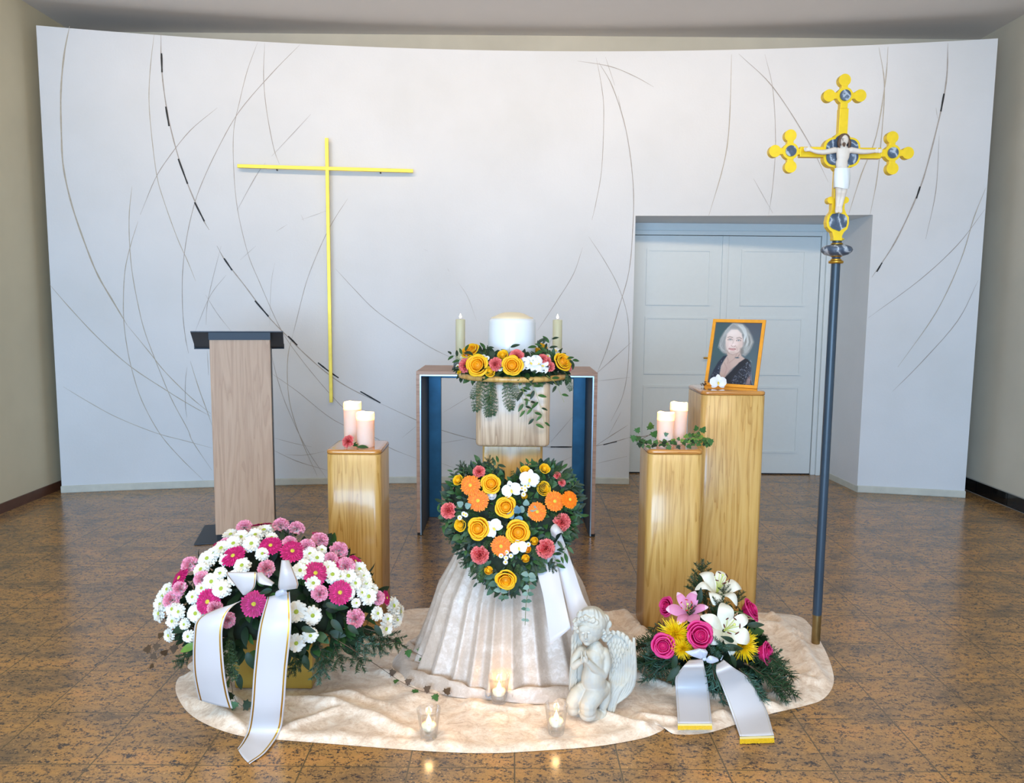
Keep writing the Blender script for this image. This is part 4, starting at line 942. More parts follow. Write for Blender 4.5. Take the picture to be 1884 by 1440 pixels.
vine('ivy_vine',F,[PY(330,1150,2.86),PY(300,1172,2.86),PY(282,1190,2.86),PY(275,1210,2.85)],'ivy',5,.034,['stem_brown','leaf_brown','leaf_brown'],.0014,6)
vine('ivy_vine',F,[PY(415,1220,2.66),PY(425,1255,2.64)]+ptsF([(432,1285,.06),(452,1305,.02)]),'ivy',5,.035,['stem_brown','leaf_dark','leaf_ivy'],.0015,8)
for (x,y,Y,dx,dz,L,mi) in ((350,1150,2.72,-1,-.25,.10,1),(362,1185,2.70,-1,-.3,.09,2),(372,1205,2.69,-.3,-1,.08,1),(470,1065,2.58,.9,.1,.07,1),(500,1085,2.58,-.8,-.1,.06,1),(560,1205,2.70,.3,-1,.08,1),(690,1150,2.8,.6,-.8,.07,1),(455,1200,2.66,.4,-1,.09,1),(440,1240,2.66,.1,-1,.08,1),(555,1155,2.62,1,-.1,.07,1),(640,1150,2.7,.8,-.5,.07,1),(430,1180,2.66,-.2,-1,.08,1),(610,1140,2.66,.6,-.5,.08,1),(600,1110,2.66,.9,-.2,.06,1)):
    m=MB(); leafshape(m,frame(PY(x,y,Y),V(dx,-.3,dz).normalized(),V(0,-1,.6)),L*.7,L*.16,0,.35,.3,.9,8); part('broad_leaf',m,'leaf_dark' if mi==1 else 'leaf_light',F)
for (x,y) in ((422,1175),(430,1195),(418,1190)):
    sprig(FERN,F,PY(x,y,2.66),V(-.1+.2*rr.random(),-.4,-1).normalized(),.8)
# ribbons: loft between two edge lines
def ribbon(name,parent,left,right,label=None,nsub=8,mats=('satin','gold_trim'),edge=(.05,.10),mi_end=None,notch=None,bow=.0):
    a=catmull(left,nsub); b=catmull(right,nsub); ts=[0,edge[0],edge[1],.3,.5,.7,1-edge[1],1-edge[0],1]; rows=[]
    for i,(p,q) in enumerate(zip(a,b)):
        row=[]
        for t in ts:
            v=p.lerp(q,t)+V(0,-bow*math.sin(PI*t),bow*.3*math.sin(PI*t)); row.append(v)
        rows.append(row)
    m=MB(); m.grid(rows,0,matf=lambda i,j:1 if j in (1,6) else 0)
    o=part(name,m,list(mats),parent,label); s=o.modifiers.new('thick','SOLIDIFY'); s.thickness=.0008; s.offset=0
    return o
ribbon('ribbon_tail',F,pts3([(492,1098,2.60),(476,1156,2.545),(467,1232,2.54)])+[PY(462,1300,2.545),PF(456,1341,.02),PF(447,1362,.008),PF(437,1377,.004)],
  pts3([(533,1088,2.60),(536,1149,2.545),(528,1232,2.54)])+[PY(523,1300,2.545),PF(516,1343,.02),PF(490,1382,.008),PF(459,1405,.004)],bow=.008)
ribbon('ribbon_tail',F,pts3([(440,1108,2.62),(395,1122,2.60),(363,1140,2.58),(356,1172,2.57),(355,1226,2.585),(360,1262,2.61),(366,1287,2.64)]),
  pts3([(447,1102,2.62),(425,1118,2.59),(413,1140,2.565),(409,1172,2.56),(413,1232,2.57),(420,1275,2.60),(428,1303,2.62)]),bow=.008)
ribbon('ribbon_loop',F,pts3([(447,1094,2.56),(432,1075,2.55),(416,1055,2.55),(420,1052,2.58)]),pts3([(452,1094,2.56),(468,1080,2.54),(472,1055,2.54),(470,1052,2.58)]),bow=.01,edge=(.03,.06))
ribbon('ribbon_loop',F,pts3([(470,1054,2.56),(476,1072,2.55),(500,1078,2.55)]),pts3([(482,1052,2.58),(492,1062,2.57),(505,1072,2.57)]),bow=.008,edge=(.03,.06))
ribbon('ribbon_loop',F,pts3([(518,1030,2.57),(515,1052,2.54),(512,1078,2.55),(516,1086,2.57)]),pts3([(532,1030,2.57),(541,1052,2.54),(549,1072,2.55),(547,1082,2.57)]),bow=.02,edge=(.03,.06))
ribbon('ribbon_knot',F,pts3([(508,1088,2.58),(520,1082,2.56),(528,1082,2.57)]),pts3([(508,1098,2.58),(520,1094,2.56),(530,1092,2.57)]),bow=.01,mats=('satin_grey','satin_grey'))
# ================================================================ heart
HB=V(PY(940,1050,2.95).x,2.93,.60)
F=root('heart_arrangement',HB,'heart-shaped arrangement of orange, yellow, coral and white flowers hanging before the velvet','flowers','funeral flower arrangements')
def HY(py): return 2.98-(py-850)/250*.14
def HP(px,py,lift=0):
    p=PY(px,py,HY(py)); c=CAM-p; return p+c.normalized()*lift
HN=V(0,-.94,.34)
HO=[(824,935),(836,895),(868,868),(905,868),(940,888),(968,868),(1005,858),(1040,878),(1060,920),(1050,965),(1025,1010),(985,1052),(932,1084),(885,1052),(852,1005),(832,970)]
m=MB(); oc=catmull([(x,y,0) for x,y in HO],5,True); rows=[]
for sc_,lf in ((1.0,-.06),(1.0,-.01),(.9,.025),(.65,.045),(.3,.055),(.05,.058)):
    rows.append([HP(940+(q.x-940)*sc_,960+(q.y-960)*sc_,lf+.012*noise.noise(V(q.x*.05,q.y*.05,sc_*4))) for q in oc])
m.grid(rows,0,closeu=True); m.add(rows[0],[tuple(reversed(range(len(oc))))],0,False); part('moss_core',m,'core_green',F)
def inheart(x,y):
    c=False; n=len(HO)
    for i in range(n):
        x1,y1=HO[i]; x2,y2=HO[(i+1)%n]
        if (y1>y)!=(y2>y) and x<(x2-x1)*(y-y1)/(y2-y1)+x1: c=not c
    return c
m=MB(); rr=random.Random(8); k=0
while k<620:
    x,y=rr.uniform(822,1062),rr.uniform(855,1085)
    if not inheart(x,y): continue
    k+=1; d=V(x-940,0,-(y-960)).normalized(); e=min(1,math.hypot((x-940)/115,(y-960)/110)); dirn=(d*e*1.1+V(rr.uniform(-1,1),-.5-.4*rr.random(),rr.uniform(-1,1))*.8).normalized(); L=rr.uniform(.022,.042)
    leafshape(m,frame(HP(x,y,.055-.03*e),dirn,HN),L,L*rr.uniform(.16,.34),rr.choice((0,0,1,1,2)),.25,.2,n=4)
for q in oc[::1]:
    for _ in range(5):
        d=V(q.x-940,0,-(q.y-960)).normalized(); dirn=(d+V(rr.uniform(-.7,.7),rr.uniform(-.6,.1),rr.uniform(-.7,.7))).normalized(); L=rr.uniform(.016,.050)
        leafshape(m,frame(HP(q.x,q.y,rr.uniform(-.03,.02)),dirn,HN),L,L*rr.uniform(.10,.24),rr.choice((0,0,0,1,2)),.2,.2)
part('foliage',m,['leaf_dark','leaf_mid','leaf_fern'],F)
for k in range(26):
    x,y=rr.uniform(840,1045),rr.uniform(870,1050)
    if inheart(x,y):
        d=V(x-940,0,-(y-960)).normalized(); sprig(FERN,F,HP(x,y,.045),(d+V(rr.uniform(-.5,.5),-.6,rr.uniform(-.5,.5))).normalized(),.42,HN)
LF=.075
def H(proto,x,y,s=1,tilt=.5,lift=LF,label=None):
    d=V((x-940)/120*tilt,-1,.22-(y-960)/120*tilt).normalized(); return put(proto,F,HP(x,y,lift),d,rr.random()*6.28,s,label)
for x,y,s in ((866,893,1.0),(880,921,1.05),(1020,922,1.0),(1047,919,.9),(988,941,.95),(922,1004,1.0)): H(GO[rr.randrange(2)],x,y,s,tilt=.7 if x>1030 else .3)
for x,y,s in ((905,892,.95),(931,933,1.0),(882,971,1.05),(953,978,1.15),(931,1062,1.0)): H(RY[rr.randrange(2)],x,y,s,.45,LF-.01)
for x,y,s in ((844,884,.75),(849,965,.9),(966,867,.7),(1001,863,.75),(998,900,1.0)): H(RYB,x,y,s,.6,LF-.03)
def HO_(x,y,s,roll): 
    p=HP(x,y,LF+.008); d=V(rr.uniform(-.2,.2),-1,.25); q=Matrix(((1,0,0),(0,0,-1),(0,1,0))); o=put(OR[0],F,p,d.normalized(),roll,s)
for x,y,s,r in ((941,901,1.0,.3),(974,881,1.05,-.2),(908,971,1.0,.9),(954,1007,.88,.2)): HO_(x,y,s,r)
H(ranunculus(5,.016,'pet_orchid','pet_orchid'),905,911,1.1,.2)
for x,y,s in ((882,868,.8),(826,939,1.0),(884,1020,1.15),(1003,1008,1.2),(1033,960,1.1),(1033,888,.5),(1025,875,.5)): H(CORAL[rr.randrange(2)],x,y,s,.6,LF-.03)
for x,y,s in ((983,995,1),(967,1027,1.0),(899,1049,1.05),(970,1010,.9),(965,912,.8)): H(RN if x!=970 else RNO,x,y,s,.2,LF-.01)
for x,y in ((853,945),(857,947),(966,894),(966,901),(963,909),(972,893),(960,898),(922,1022),(932,1016),(931,1026),(940,1022),(930,1034),(972,1001),(846,952)): H(CM,x,y,1.05,.3,LF+.002)
m=MB()
for x,y,dx,dz,L,mi in ((851,930,-.5,.4,.026,0),(856,932,.6,.3,.026,0),(951,944,0,.6,.034,1),(951,950,.3,-.6,.036,1),(946,948,-.8,.1,.03,1),(968,930,0,1,.026,0),(975,934,1,-.1,.028,0),(965,936,-1,-.1,.028,0),(972,942,.6,-.8,.024,0)):
    leafshape(m,frame(HP(x,y,LF+.005),V(dx,-.25,dz).normalized(),HN),L,L*.48,mi,.1,.15,.75,6)
part('eucalyptus_leaves',m,['leaf_euca','leaf_euca_blue'],F)
def euca(pts,nl,L,seed,fromt=.05):
    rr2=random.Random(seed); P=catmull(pts,8); m=MB(); m.tube(P,.0011,5,mi=2)
    for k in range(nl):
        t=fromt+(1-fromt)*(k+.4)/nl; i=min(len(P)-2,int(t*(len(P)-1))); p=P[i]; l=L*(1.1-.6*t)
        for s in (-1,1):
            leafshape(m,frame(p,V(s,-.25,rr2.uniform(-.35,.15)).normalized(),V(0,-.7,.7)),l,l*.40,rr2.choice((0,0,1)),.12,.1,.8,6)
    return part('eucalyptus_stem',m,['leaf_euca','leaf_fir_blue','stem'],F)
euca([HP(972,1050,.05),HP(974,1075,.05),HP(968,1110,.04),HP(966,1150,.03)],7,.028,2)
euca([HP(905,1050,.04),HP(912,1070,.05),HP(924,1090,.05),HP(928,1104,.05)],4,.036,3)
for L in ([(890,1045),(878,1058),(880,1075)],[(846,900),(836,875),(834,862)],[(858,880),(852,868),(855,860)]): vine('ruscus_branch',F,[HP(x,y,.04) for x,y in L],'leaf',6,.022,['stem','leaf_mid','leaf_dark'],.0009,L[0][0])
for L in ([(840,930),(820,925),(805,928)],[(845,960),(825,958),(812,968)],[(1040,940),(1060,945),(1070,952)],[(1040,985),(1050,975),(1062,968)],[(1000,880),(1015,866),(1040,862)],[(975,875),(972,862),(975,852)],[(1010,1015),(1020,1030),(1022,1040)],[(905,870),(912,858),(918,850)],[(880,866),(884,856),(886,850)],[(1040,905),(1055,895),(1062,885)],[(1045,1000),(1038,1015),(1030,1025)],[(1000,868),(992,856),(988,850)]):
    vine('ruscus_branch',F,[HP(x,y,.03) for x,y in L],'leaf',5,.034,['stem','leaf_mid','leaf_dark'],.0010,L[0][0]+L[0][1])
for x,y,dx,dz in ((860,1000,-1,-.5),(850,985,-1,-.2),(1040,935,1,.1),(870,1020,-.6,-.6),(855,875,-.3,1),(898,866,.1,1),(1000,1030,.8,-.6)): sprig(FIR[0],F,HP(x,y,.02),V(dx,-.2,dz).normalized(),.5,HN)
m=MB(); leafshape(m,frame(HP(950,1055,.06),V(-.25,-.2,-1).normalized(),HN),.075,.022,0,.2,.2,.9,8); part('broad_leaf',m,'leaf_dark',F); m=MB(); leafshape(m,frame(HP(866,1010,.02),V(-.3,-.2,-1).normalized(),HN),.06,.02,0,.2,.2,.9,8); part('broad_leaf',m,'leaf_dark',F)
ribbon('ribbon_tail',F,[HP(990,1020,.03)]+pts3([(985,1040,2.86),(1000,1100,2.80),(1012,1186,2.735)]),[HP(1012,1010,.03)]+pts3([(1025,1040,2.86),(1038,1100,2.80),(1050,1155,2.735)]),bow=.006,mats=('satin','line_tan'),edge=(.01,.02))
ribbon('ribbon_tail',F,[HP(1003,1000,.02)]+pts3([(1022,1040,2.875),(1040,1100,2.83),(1052,1160,2.77)]),[HP(1030,975,.02)]+pts3([(1052,1035,2.875),(1072,1095,2.83),(1085,1120,2.77)]),bow=.008,mats=('satin','line_tan'),edge=(.01,.02))
ribbon('ribbon_loop',F,[HP(1015,985,.05),HP(1013,972,.08),HP(1022,963,.07),HP(1034,975,.05)],[HP(1022,990,.05),HP(1024,984,.09),HP(1032,980,.09),HP(1036,982,.05)],bow=.012,mats=('satin','satin'))
# ================================================================ wreath around the urn
F=root('flower_wreath',(SX,SY-.02,ZD),'wreath of yellow roses, coral carnations and white orchids ringing the white urn','flowers','funeral flower arrangements')
WC=V(SX,SY-.02,ZD); WR,WRr=.172,.05
m=MB(); m.grid([[WC+V((WR+WRr*.85*math.cos(b))*math.cos(a),(WR+WRr*.85*math.cos(b))*math.sin(a),.03+.03*math.sin(b)) for a in [2*PI*k/48 for k in range(48)]] for b in [2*PI*k/12 for k in range(12)]],0,closeu=True,closev=True); part('moss_core',m,'core_green',F)
m=MB(); rr=random.Random(21)
for k in range(520):
    a=rr.uniform(0,2*PI); b=rr.uniform(-.5,2.4) if rr.random()<.8 else rr.uniform(-.9,0); c=V(WR*math.cos(a),WR*math.sin(a),.03); o_=V(math.cos(b)*math.cos(a),math.cos(b)*math.sin(a),math.sin(b)); p=WC+c+V(o_.x*.045,o_.y*.045,o_.z*.032)
    dirn=(o_+V(rr.uniform(-1,1),rr.uniform(-1,1),rr.uniform(-.6,.6))).normalized(); L=rr.uniform(.025,.06)
    leafshape(m,frame(p,dirn,V(0,-.5,1)),L,L*rr.uniform(.14,.30),rr.choice((0,0,0,1,2)),.25,.2,n=4)
part('foliage',m,['leaf_dark','leaf_mid','leaf_fern'],F)
def WP(px,py,back=False,lift=.0):
    # meet the wreath's outer skin
    d=ray(px,py).normalized(); best=None
    for i in range(240):
        p=CAM+d*(2.9+i*.004); q=p-WC; rho=math.hypot(q.x,q.y); e=((rho-WR)/(WRr+.008))**2+((q.z-.035)/.05)**2
        if e<1: return p
        if best is None or e<best[0]: best=(e,p)
    return best[1]
def Wf(proto,x,y,s=1,tilt=.6,up=.35):
    up=.35+max(0,(672-y))*.035
    s*=1.2; p=WP(x,y); p=p+(CAM-p).normalized()*.014; q=p-WC; d=(V(q.x,q.y,0).normalized()*tilt+V(0,-.6,up)).normalized(); return put(proto,F,p,d,rr.random()*6.28,s)
for x,y,s in ((868,650,.85),(882,674,1.0),(942,674,.9),(949,646,.7),(996,641,.7),(989,650,.7),(1032,668,.85),(925,655,.6),(903,684,.6),(850,684,.5)): Wf(RY[rr.randrange(2)] if s>.8 else RYB,x,y,s*(1 if s>.8 else 1.15))
for x,y,s in ((858,673,.85),(912,670,.75),(951,657,.85),(998,661,.6),(1011,675,.6),(1043,673,.7),(1006,664,.5)): Wf(CORAL[rr.randrange(2)],x,y,s)
for x,y,s in ((916,646,1.0),(970,653,.95),(961,670,.75),(986,670,.9),(1023,648,.9),(853,661,.6),(903,650,.7),(930,652,.7),(976,668,.8),(1000,674,.7)): Wf(OR[0],x,y,s,.3,.5)
for x,y in ((923,674),(926,670),(920,678),(885,652),(889,656),(892,650),(1008,655),(896,659),(842,674),(848,682)): Wf(CM,x,y,1.1)
for L in ([(850,665),(838,655),(828,652)],[(850,655),(854,648),(861,645)],[(895,652),(893,645),(896,638)],[(936,672),(936,655),(938,634)],[(1003,648),(990,640),(987,630)],[(1010,655),(1000,640),(997,632)],[(1040,660),(1050,662),(1056,667)],[(1008,652),(1010,636),(1016,620)]):
    vine('ruscus_branch',F,[PY(x,y,3.30) for x,y in L],'leaf',4,.038,['stem','leaf_mid','leaf_dark'],.0009,L[0][0]+L[2][1])
# trailing greenery in front of the block
for L,nl in (([(958,700),(965,725),(980,750),(985,790)],9),([(970,695),(985,720),(995,750),(1003,785)],7),([(1005,690),(1022,705),(1038,740)],3),([(950,705),(962,735),(968,760)],6)):
    vine('ruscus_branch',F,[PY(L[0][0],L[0][1],3.235)]+[PY(x,y,3.22) for x,y in L[1:]],'leaf',nl,.036,['stem_lime','leaf_mid','leaf_dark','leaf_ivy'],.0011,L[0][0],fromt=.15)
for x,y,dx,s in ((890,705,-.3,.9),(900,705,.1,1.0),(930,702,.2,.9),(908,703,-.15,.7),(940,701,.4,.6),(884,701,-.5,.6),(897,725,0,.7),(1042,690,.3,.5)): sprig(FERN,F,PY(x,y,3.225),V(dx,-.05,-1).normalized(),s*1.05,V(0,-1,0))
m=MB()
for k in range(90):
    x=rr.uniform(848,1045); d=V(rr.uniform(-.7,.7),-.5,rr.uniform(-1,.1)).normalized(); L=rr.uniform(.02,.05); ee=abs(x-945)/105
    leafshape(m,frame(PY(x,rr.uniform(684,698),3.225+.20*ee**2),d,V(0,-1,.5)),L,L*.3,rr.choice((0,1,2)),.2,.2)
part('skirt_leaves',m,['leaf_dark','leaf_mid','leaf_fern'],F)
# ================================================================ lily arrangement (right)
LC=PF(1305,1235); LC=V(LC.x,2.98,0)
F=root('lily_arrangement',LC,'low arrangement of white and pink lilies, magenta roses and yellow spider chrysanthemums with fir','flowers','funeral flower arrangements')
blob('moss_core',F,lambda d:V(LC.x,LC.y,.09)+V(d.x*.17,d.y*.14,d.z*(.20 if d.z>0 else .085))*(1+.12*noise.noise(d*3)))
m=MB(); rr=random.Random(31); LCC=V(LC.x,LC.y,.10)
for k in range(260):
    d=V(rr.uniform(-1,1),rr.uniform(-1,.4),rr.uniform(-.2,1)).normalized(); p=LCC+V(d.x*.17,d.y*.14,d.z*.19)*rr.uniform(.85,1.0); dirn=(d+V(rr.uniform(-1,1),rr.uniform(-1,1),rr.uniform(-1,.6))*.8).normalized(); L=rr.uniform(.03,.07)
    leafshape(m,frame(p,dirn,d),L,L*rr.uniform(.2,.36),rr.choice((0,0,1)),.25,.2)
part('foliage',m,['leaf_dark','leaf_mid'],F)
def fs(x0,y0,Y0,x1,y1,Y1,k,s=None,z1=None):
    a=PY(x0,y0,Y0); b=PF(x1,y1,z1) if z1 is not None else PY(x1,y1,Y1); d=b-a; Lk=(.13,.11,.12,.10)[k]; sprig(FIR[k],F,a,d,(d.length/Lk))
for t in ((1230,1190,2.85,1172,1225,2.80,0,None,.03),(1240,1180,2.9,1175,1190,2.9,1,None,.06),(1240,1170,2.9,1205,1148,2.92,0),(1245,1210,2.80,1197,1250,2.7,2,None,.02),(1250,1220,2.78,1235,1260,2.7,0,None,.02),(1255,1205,2.78,1200,1228,2.7,3,None,.03),
  (1310,1215,2.74,1312,1280,2.6,3,None,.02),(1305,1205,2.74,1300,1250,2.66,2,None,.04),(1320,1210,2.74,1310,1195,2.68,3),(1330,1200,2.76,1322,1180,2.68,2),(1360,1230,2.78,1408,1282,2.66,2,None,.02),(1370,1220,2.80,1456,1262,2.66,1,None,.03),(1380,1225,2.78,1440,1275,2.6,0,None,.02),(1370,1205,2.80,1451,1216,2.75,0),(1375,1195,2.85,1440,1228,2.8,1,None,.05),
  (1380,1170,2.95,1412,1170,2.98,1),(1385,1165,2.98,1405,1185,2.95,0),(1330,1110,2.92,1332,1072,2.90,0),(1320,1120,2.92,1300,1085,2.96,1),(1310,1130,2.93,1270,1060,3.0,0),(1290,1110,3.0,1276,1055,3.05,1),(1355,1120,2.95,1360,1082,2.95,1),(1290,1080,3.05,1292,1028,3.08,1),(1270,1140,2.86,1272,1110,2.86,1),(1315,1145,2.86,1330,1095,2.84,0),(1300,1140,2.9,1290,1120,2.88,0),
  (1350,1190,2.72,1362,1200,2.68,1),(1210,1150,2.95,1190,1165,2.95,1),(1220,1170,2.9,1190,1205,2.85,2)): fs(*t)
def Lf(proto,x,y,Y,d,s=1,roll=0,label=None): return put(proto,F,PY(x,y,Y),V(*d).normalized(),roll,s,label)
LW=lily(1,'pet_lily','pet_lily','anther',.080,1.0); LW2=lily(2,'pet_lily','pet_lily','anther',.080,.9); LP=lily(5,'pet_lilypink','pet_lilypale','anther_red',.080,.15)
Lf(LW,1332,1160,2.80,(.10,-.80,.55),1.22,.5,'open white lily'); Lf(LW2,1318,1092,2.95,(.12,-.40,.92),1.18,.9,'white lily facing up'); Lf(LP,1266,1128,2.88,(-.25,-.62,.75),.92,.2,'pink lily')
Lf(RP[0],1286,1169,2.76,(-.05,-.9,.42),1.2,.3); Lf(RP[1],1221,1187,2.80,(-.25,-.9,.30),1.02,1.2); Lf(RP[0],1401,1200,2.80,(.75,-.5,.25),1.05,2,); Lf(RP[1],1374,1125,2.95,(.75,-.35,.55),1.05,0); Lf(RP[0],1232,1118,2.97,(-.8,-.4,.4),.95,1)
Lf(SPM[0],1243,1166,2.82,(-.3,-.8,.5),1.4); Lf(SPM[1],1256,1192,2.765,(-.05,-.95,0),.9); Lf(SPM[1],1366,1186,2.79,(.35,-.85,.3),1.3)
for (x,y,Y,dx,dz,L) in ((1242,1205,2.72,-.1,-1,.06),(1250,1225,2.72,-.6,-.6,.07),(1330,1190,2.72,1,.1,.07),(1345,1205,2.72,.5,-1,.05),(1285,1110,2.88,.1,1,.06),(1375,1150,2.86,.8,.2,.06),(1350,1180,2.74,-.8,.5,.05)):
    m=MB(); leafshape(m,frame(PY(x,y,Y),V(dx,-.3,dz).normalized(),V(0,-1,.6)),L,L*.19,0,.35,.3,.9,8); part('broad_leaf',m,'leaf_dark',F)
m=MB(); m.tube(catmull(pts3([(1340,1125,2.84),(1362,1126,2.82),(1385,1138,2.80)]),6),.002,6); part('bud_stem',m,'stem',F)
zr=.012
ribbon('ribbon_tail',F,pts3([(1268,1214,2.70),(1255,1228,2.665)])+[PF(1243,1246,.12),PF(1243,1268,.06),PF(1245,1300,.040),PF(1247,1330,.034)],pts3([(1293,1211,2.70),(1296,1228,2.665)])+[PF(1300,1244,.12),PF(1304,1270,.06),PF(1307,1300,.040),PF(1310,1330,.034)],bow=.003,mats=('satin','line_tan'),edge=(.05,.065))
ribbon('ribbon_tail',F,pts3([(1318,1222,2.70),(1318,1238,2.66)])+[PF(1327,1260,.13),PF(1338,1288,.07),PF(1350,1322,.018),PF(1361,1354,.008)],pts3([(1331,1213,2.70),(1350,1228,2.665)])+[PF(1374,1244,.13),PF(1390,1268,.08),PF(1410,1305,.018),PF(1424,1352,.008)],bow=.003,mats=('satin','line_tan'),edge=(.05,.065))
for a,b,dy in (((1247,1331),(1310,1331),12),((1361,1355),(1424,1353),14)):
    m=MB(); p,q=PF(*a,.034 if dy==12 else .008),PF(*b,.034 if dy==12 else .008); N=60; dn=PF(a[0],a[1]+dy,.026 if dy==12 else .004)-p
    m.add([p,q,q+dn*.33,p+dn*.33],[(0,1,2,3)],1)
    for k in range(N):
        u=p.lerp(q,k/N)+dn*.3; v=p.lerp(q,(k+.9)/N)+dn*.3; e=rr.uniform(.62,.72); m.add([u,v,v+dn*e+V(0,0,.001),u+dn*e+V(0,0,.001)],[(0,1,2,3)],0)
    part('fringe',m,['fringe','fringe_cream'],F,'yellow fringe')
for L1,L2 in (([(1290,1212),(1272,1206),(1260,1198)],[(1294,1206),(1290,1194),(1282,1193)]),([(1293,1210),(1288,1198),(1284,1192)],[(1299,1208),(1302,1200),(1298,1194)]),([(1298,1214),(1306,1206),(1320,1210)],[(1300,1218),(1310,1220),(1322,1216)])):
    ribbon('ribbon_loop',F,[PY(x,y,2.69-.012*i*(2-i)) for i,(x,y) in enumerate(L1)],[PY(x,y,2.69-.012*i*(2-i)) for i,(x,y) in enumerate(L2)],bow=.008,mats=('satin_grey','satin_grey'))
m=MB(); m.ball(PY(1296,1211,2.69),(.008,.006,.009),10,8); m.tube(pts3([(1326,1214,2.69),(1330,1206,2.69)]),.002,5); part('bow_knot',m,'satin_grey',F)
# ---------------------------------------------------------------- small things on the pedestals
zt=.820; q=PF(638,812,zt)
p=V(PY(640,805,3.635).x,3.655,zt+.030)
F=root('carnation_stem',V(p.x,p.y,zt),'coral carnation lying with a green leaf on the left pedestal, before the candles','flower')
put(CORAL[0],F,p,V(-.45,-.75,.45).normalized(),1,.98)
m=MB(); m.tube([p+V(.01,.005,-.01),V(p.x+.045,p.y+.0,zt+.006)],.003,6); 
for dx,dz in ((.02,.025),(.04,.018),(.03,.006)): leafshape(m,frame(V(p.x+.02,p.y-.005,zt+.012),V(dx,-.01,dz).normalized(),V(0,-1,1)),.028,.005,1)
part('stem',m,['stem','leaf_mid'],F)
m=MB(); leafshape(m,frame(V(p.x+.045,p.y-.018,zt+.008),V(1,-.1,.05).normalized(),V(0,-.5,1)),.052,.014,0,.1,.25,.9,8); part('leaf',m,'leaf_mid',F)
# ivy garland
zt=.862; F=root('ivy_garland',(.737,3.49,zt),'ivy garland laid around the two candles on the right pedestal','ivy')
def gar(px,py,Y,dz=0): p=PY(px,py,Y); return V(p.x,p.y,max(p.z,zt+.004)+dz)
vine('ivy_vine',F,[gar(1195,800,3.50),gar(1180,808,3.49),gar(1176,812,3.48),gar(1190,818,3.48),gar(1215,818,3.475),gar(1250,818,3.47),gar(1285,815,3.475),gar(1300,812,3.49)],'ivy',26,.028,['stem_brown','leaf_ivy','leaf_mid','leaf_dark'],.0012,3,fromt=.1,droop=.5)
vine('ivy_vine',F,[gar(1210,814,3.49),gar(1240,812,3.49),gar(1268,806,3.50),gar(1290,800,3.51)],'ivy',22,.024,['stem_brown','leaf_light','leaf_mid','leaf_ivy'],.0012,9,droop=.6)
vine('ivy_vine',F,[gar(1265,818,3.475),gar(1280,812,3.48),gar(1296,808,3.48),gar(1303,816,3.46)],'ivy',14,.022,['stem_brown','leaf_light','leaf_ivy'],.0012,11,droop=.6)
for px,py,Y,dx,dz,L in ((1166,800,3.46,-.1,-1,.034),(1170,795,3.46,.5,.8,.03),(1197,790,3.56,-.1,.9,.040),(1200,803,3.54,.3,.5,.04),(1290,795,3.52,.4,.7,.035),(1282,792,3.54,-.3,.9,.03),(1307,807,3.44,.1,-1,.032),(1222,800,3.47,.9,.4,.022)):
    m=MB(); ivyleaf(m,frame(PY(px,py,Y),V(dx,-.3,dz).normalized(),V(.2,-1,.3)),L,0); part('ivy_leaf',m,'leaf_ivy',F)
m=MB(); m.tube(catmull([PY(1197,800,3.5),PY(1182,803,3.47),PY(1170,802,3.46)],5),.0012,5); m.tube(catmull([PY(1298,808,3.48),PY(1303,806,3.46),PY(1307,807,3.44)],5),.0009,5); part('tendril',m,'stem_brown',F)
# ---------------------------------------------------------------- framed portrait
ZP=1.098
FYAW,FLEAN,W_,H_=-.5925,.2896,.2717,.3533
ex=V(math.cos(FYAW),math.sin(FYAW),0); bk=V(-math.sin(FYAW),math.cos(FYAW),0); ez=V(0,0,1)*math.cos(FLEAN)+bk*math.sin(FLEAN); ey=ez.cross(ex)
BL=V(.9858,4.003,ZP+.001); BR=BL+ex*W_
FM=Matrix(((ex.x,ey.x,ez.x,BL.x),(ex.y,ey.y,ez.y,BL.y),(ex.z,ey.z,ez.z,BL.z),(0,0,0,1)))
F=root('photo_frame',(BL+BR)/2,'orange wooden frame with a portrait photograph of a grey-haired woman, on the tallest pedestal','picture frame')
MFr=FM; fw=W_*.060
t=plain('frame_wood',(246,160,34),.35,var=.10,scale=18,Coat_Weight=.3)
m=MB()
for a in ((0,0,0),): 
    m.box((0,0,0),(W_,.012,fw),0,MFr); m.box((0,0,H_-fw),(W_,.012,H_),0,MFr); m.box((0,.0002,fw),(fw,.012,H_-fw),0,MFr); m.box((W_-fw,.0002,fw),(W_,.012,H_-fw),0,MFr)
part('frame_border',m,'frame_wood',F,bevel=.0012)
m=MB(); m.box((fw,.009,fw),(W_-fw,.013,H_-fw),0,MFr); st=MFr@V(W_*.5,.013,H_*.62); bt=V(st.x+bk.x*.05,st.y+bk.y*.05,ZP+.002); m.tube([st,bt],.006,6); part('backing',m,'core_green',F)
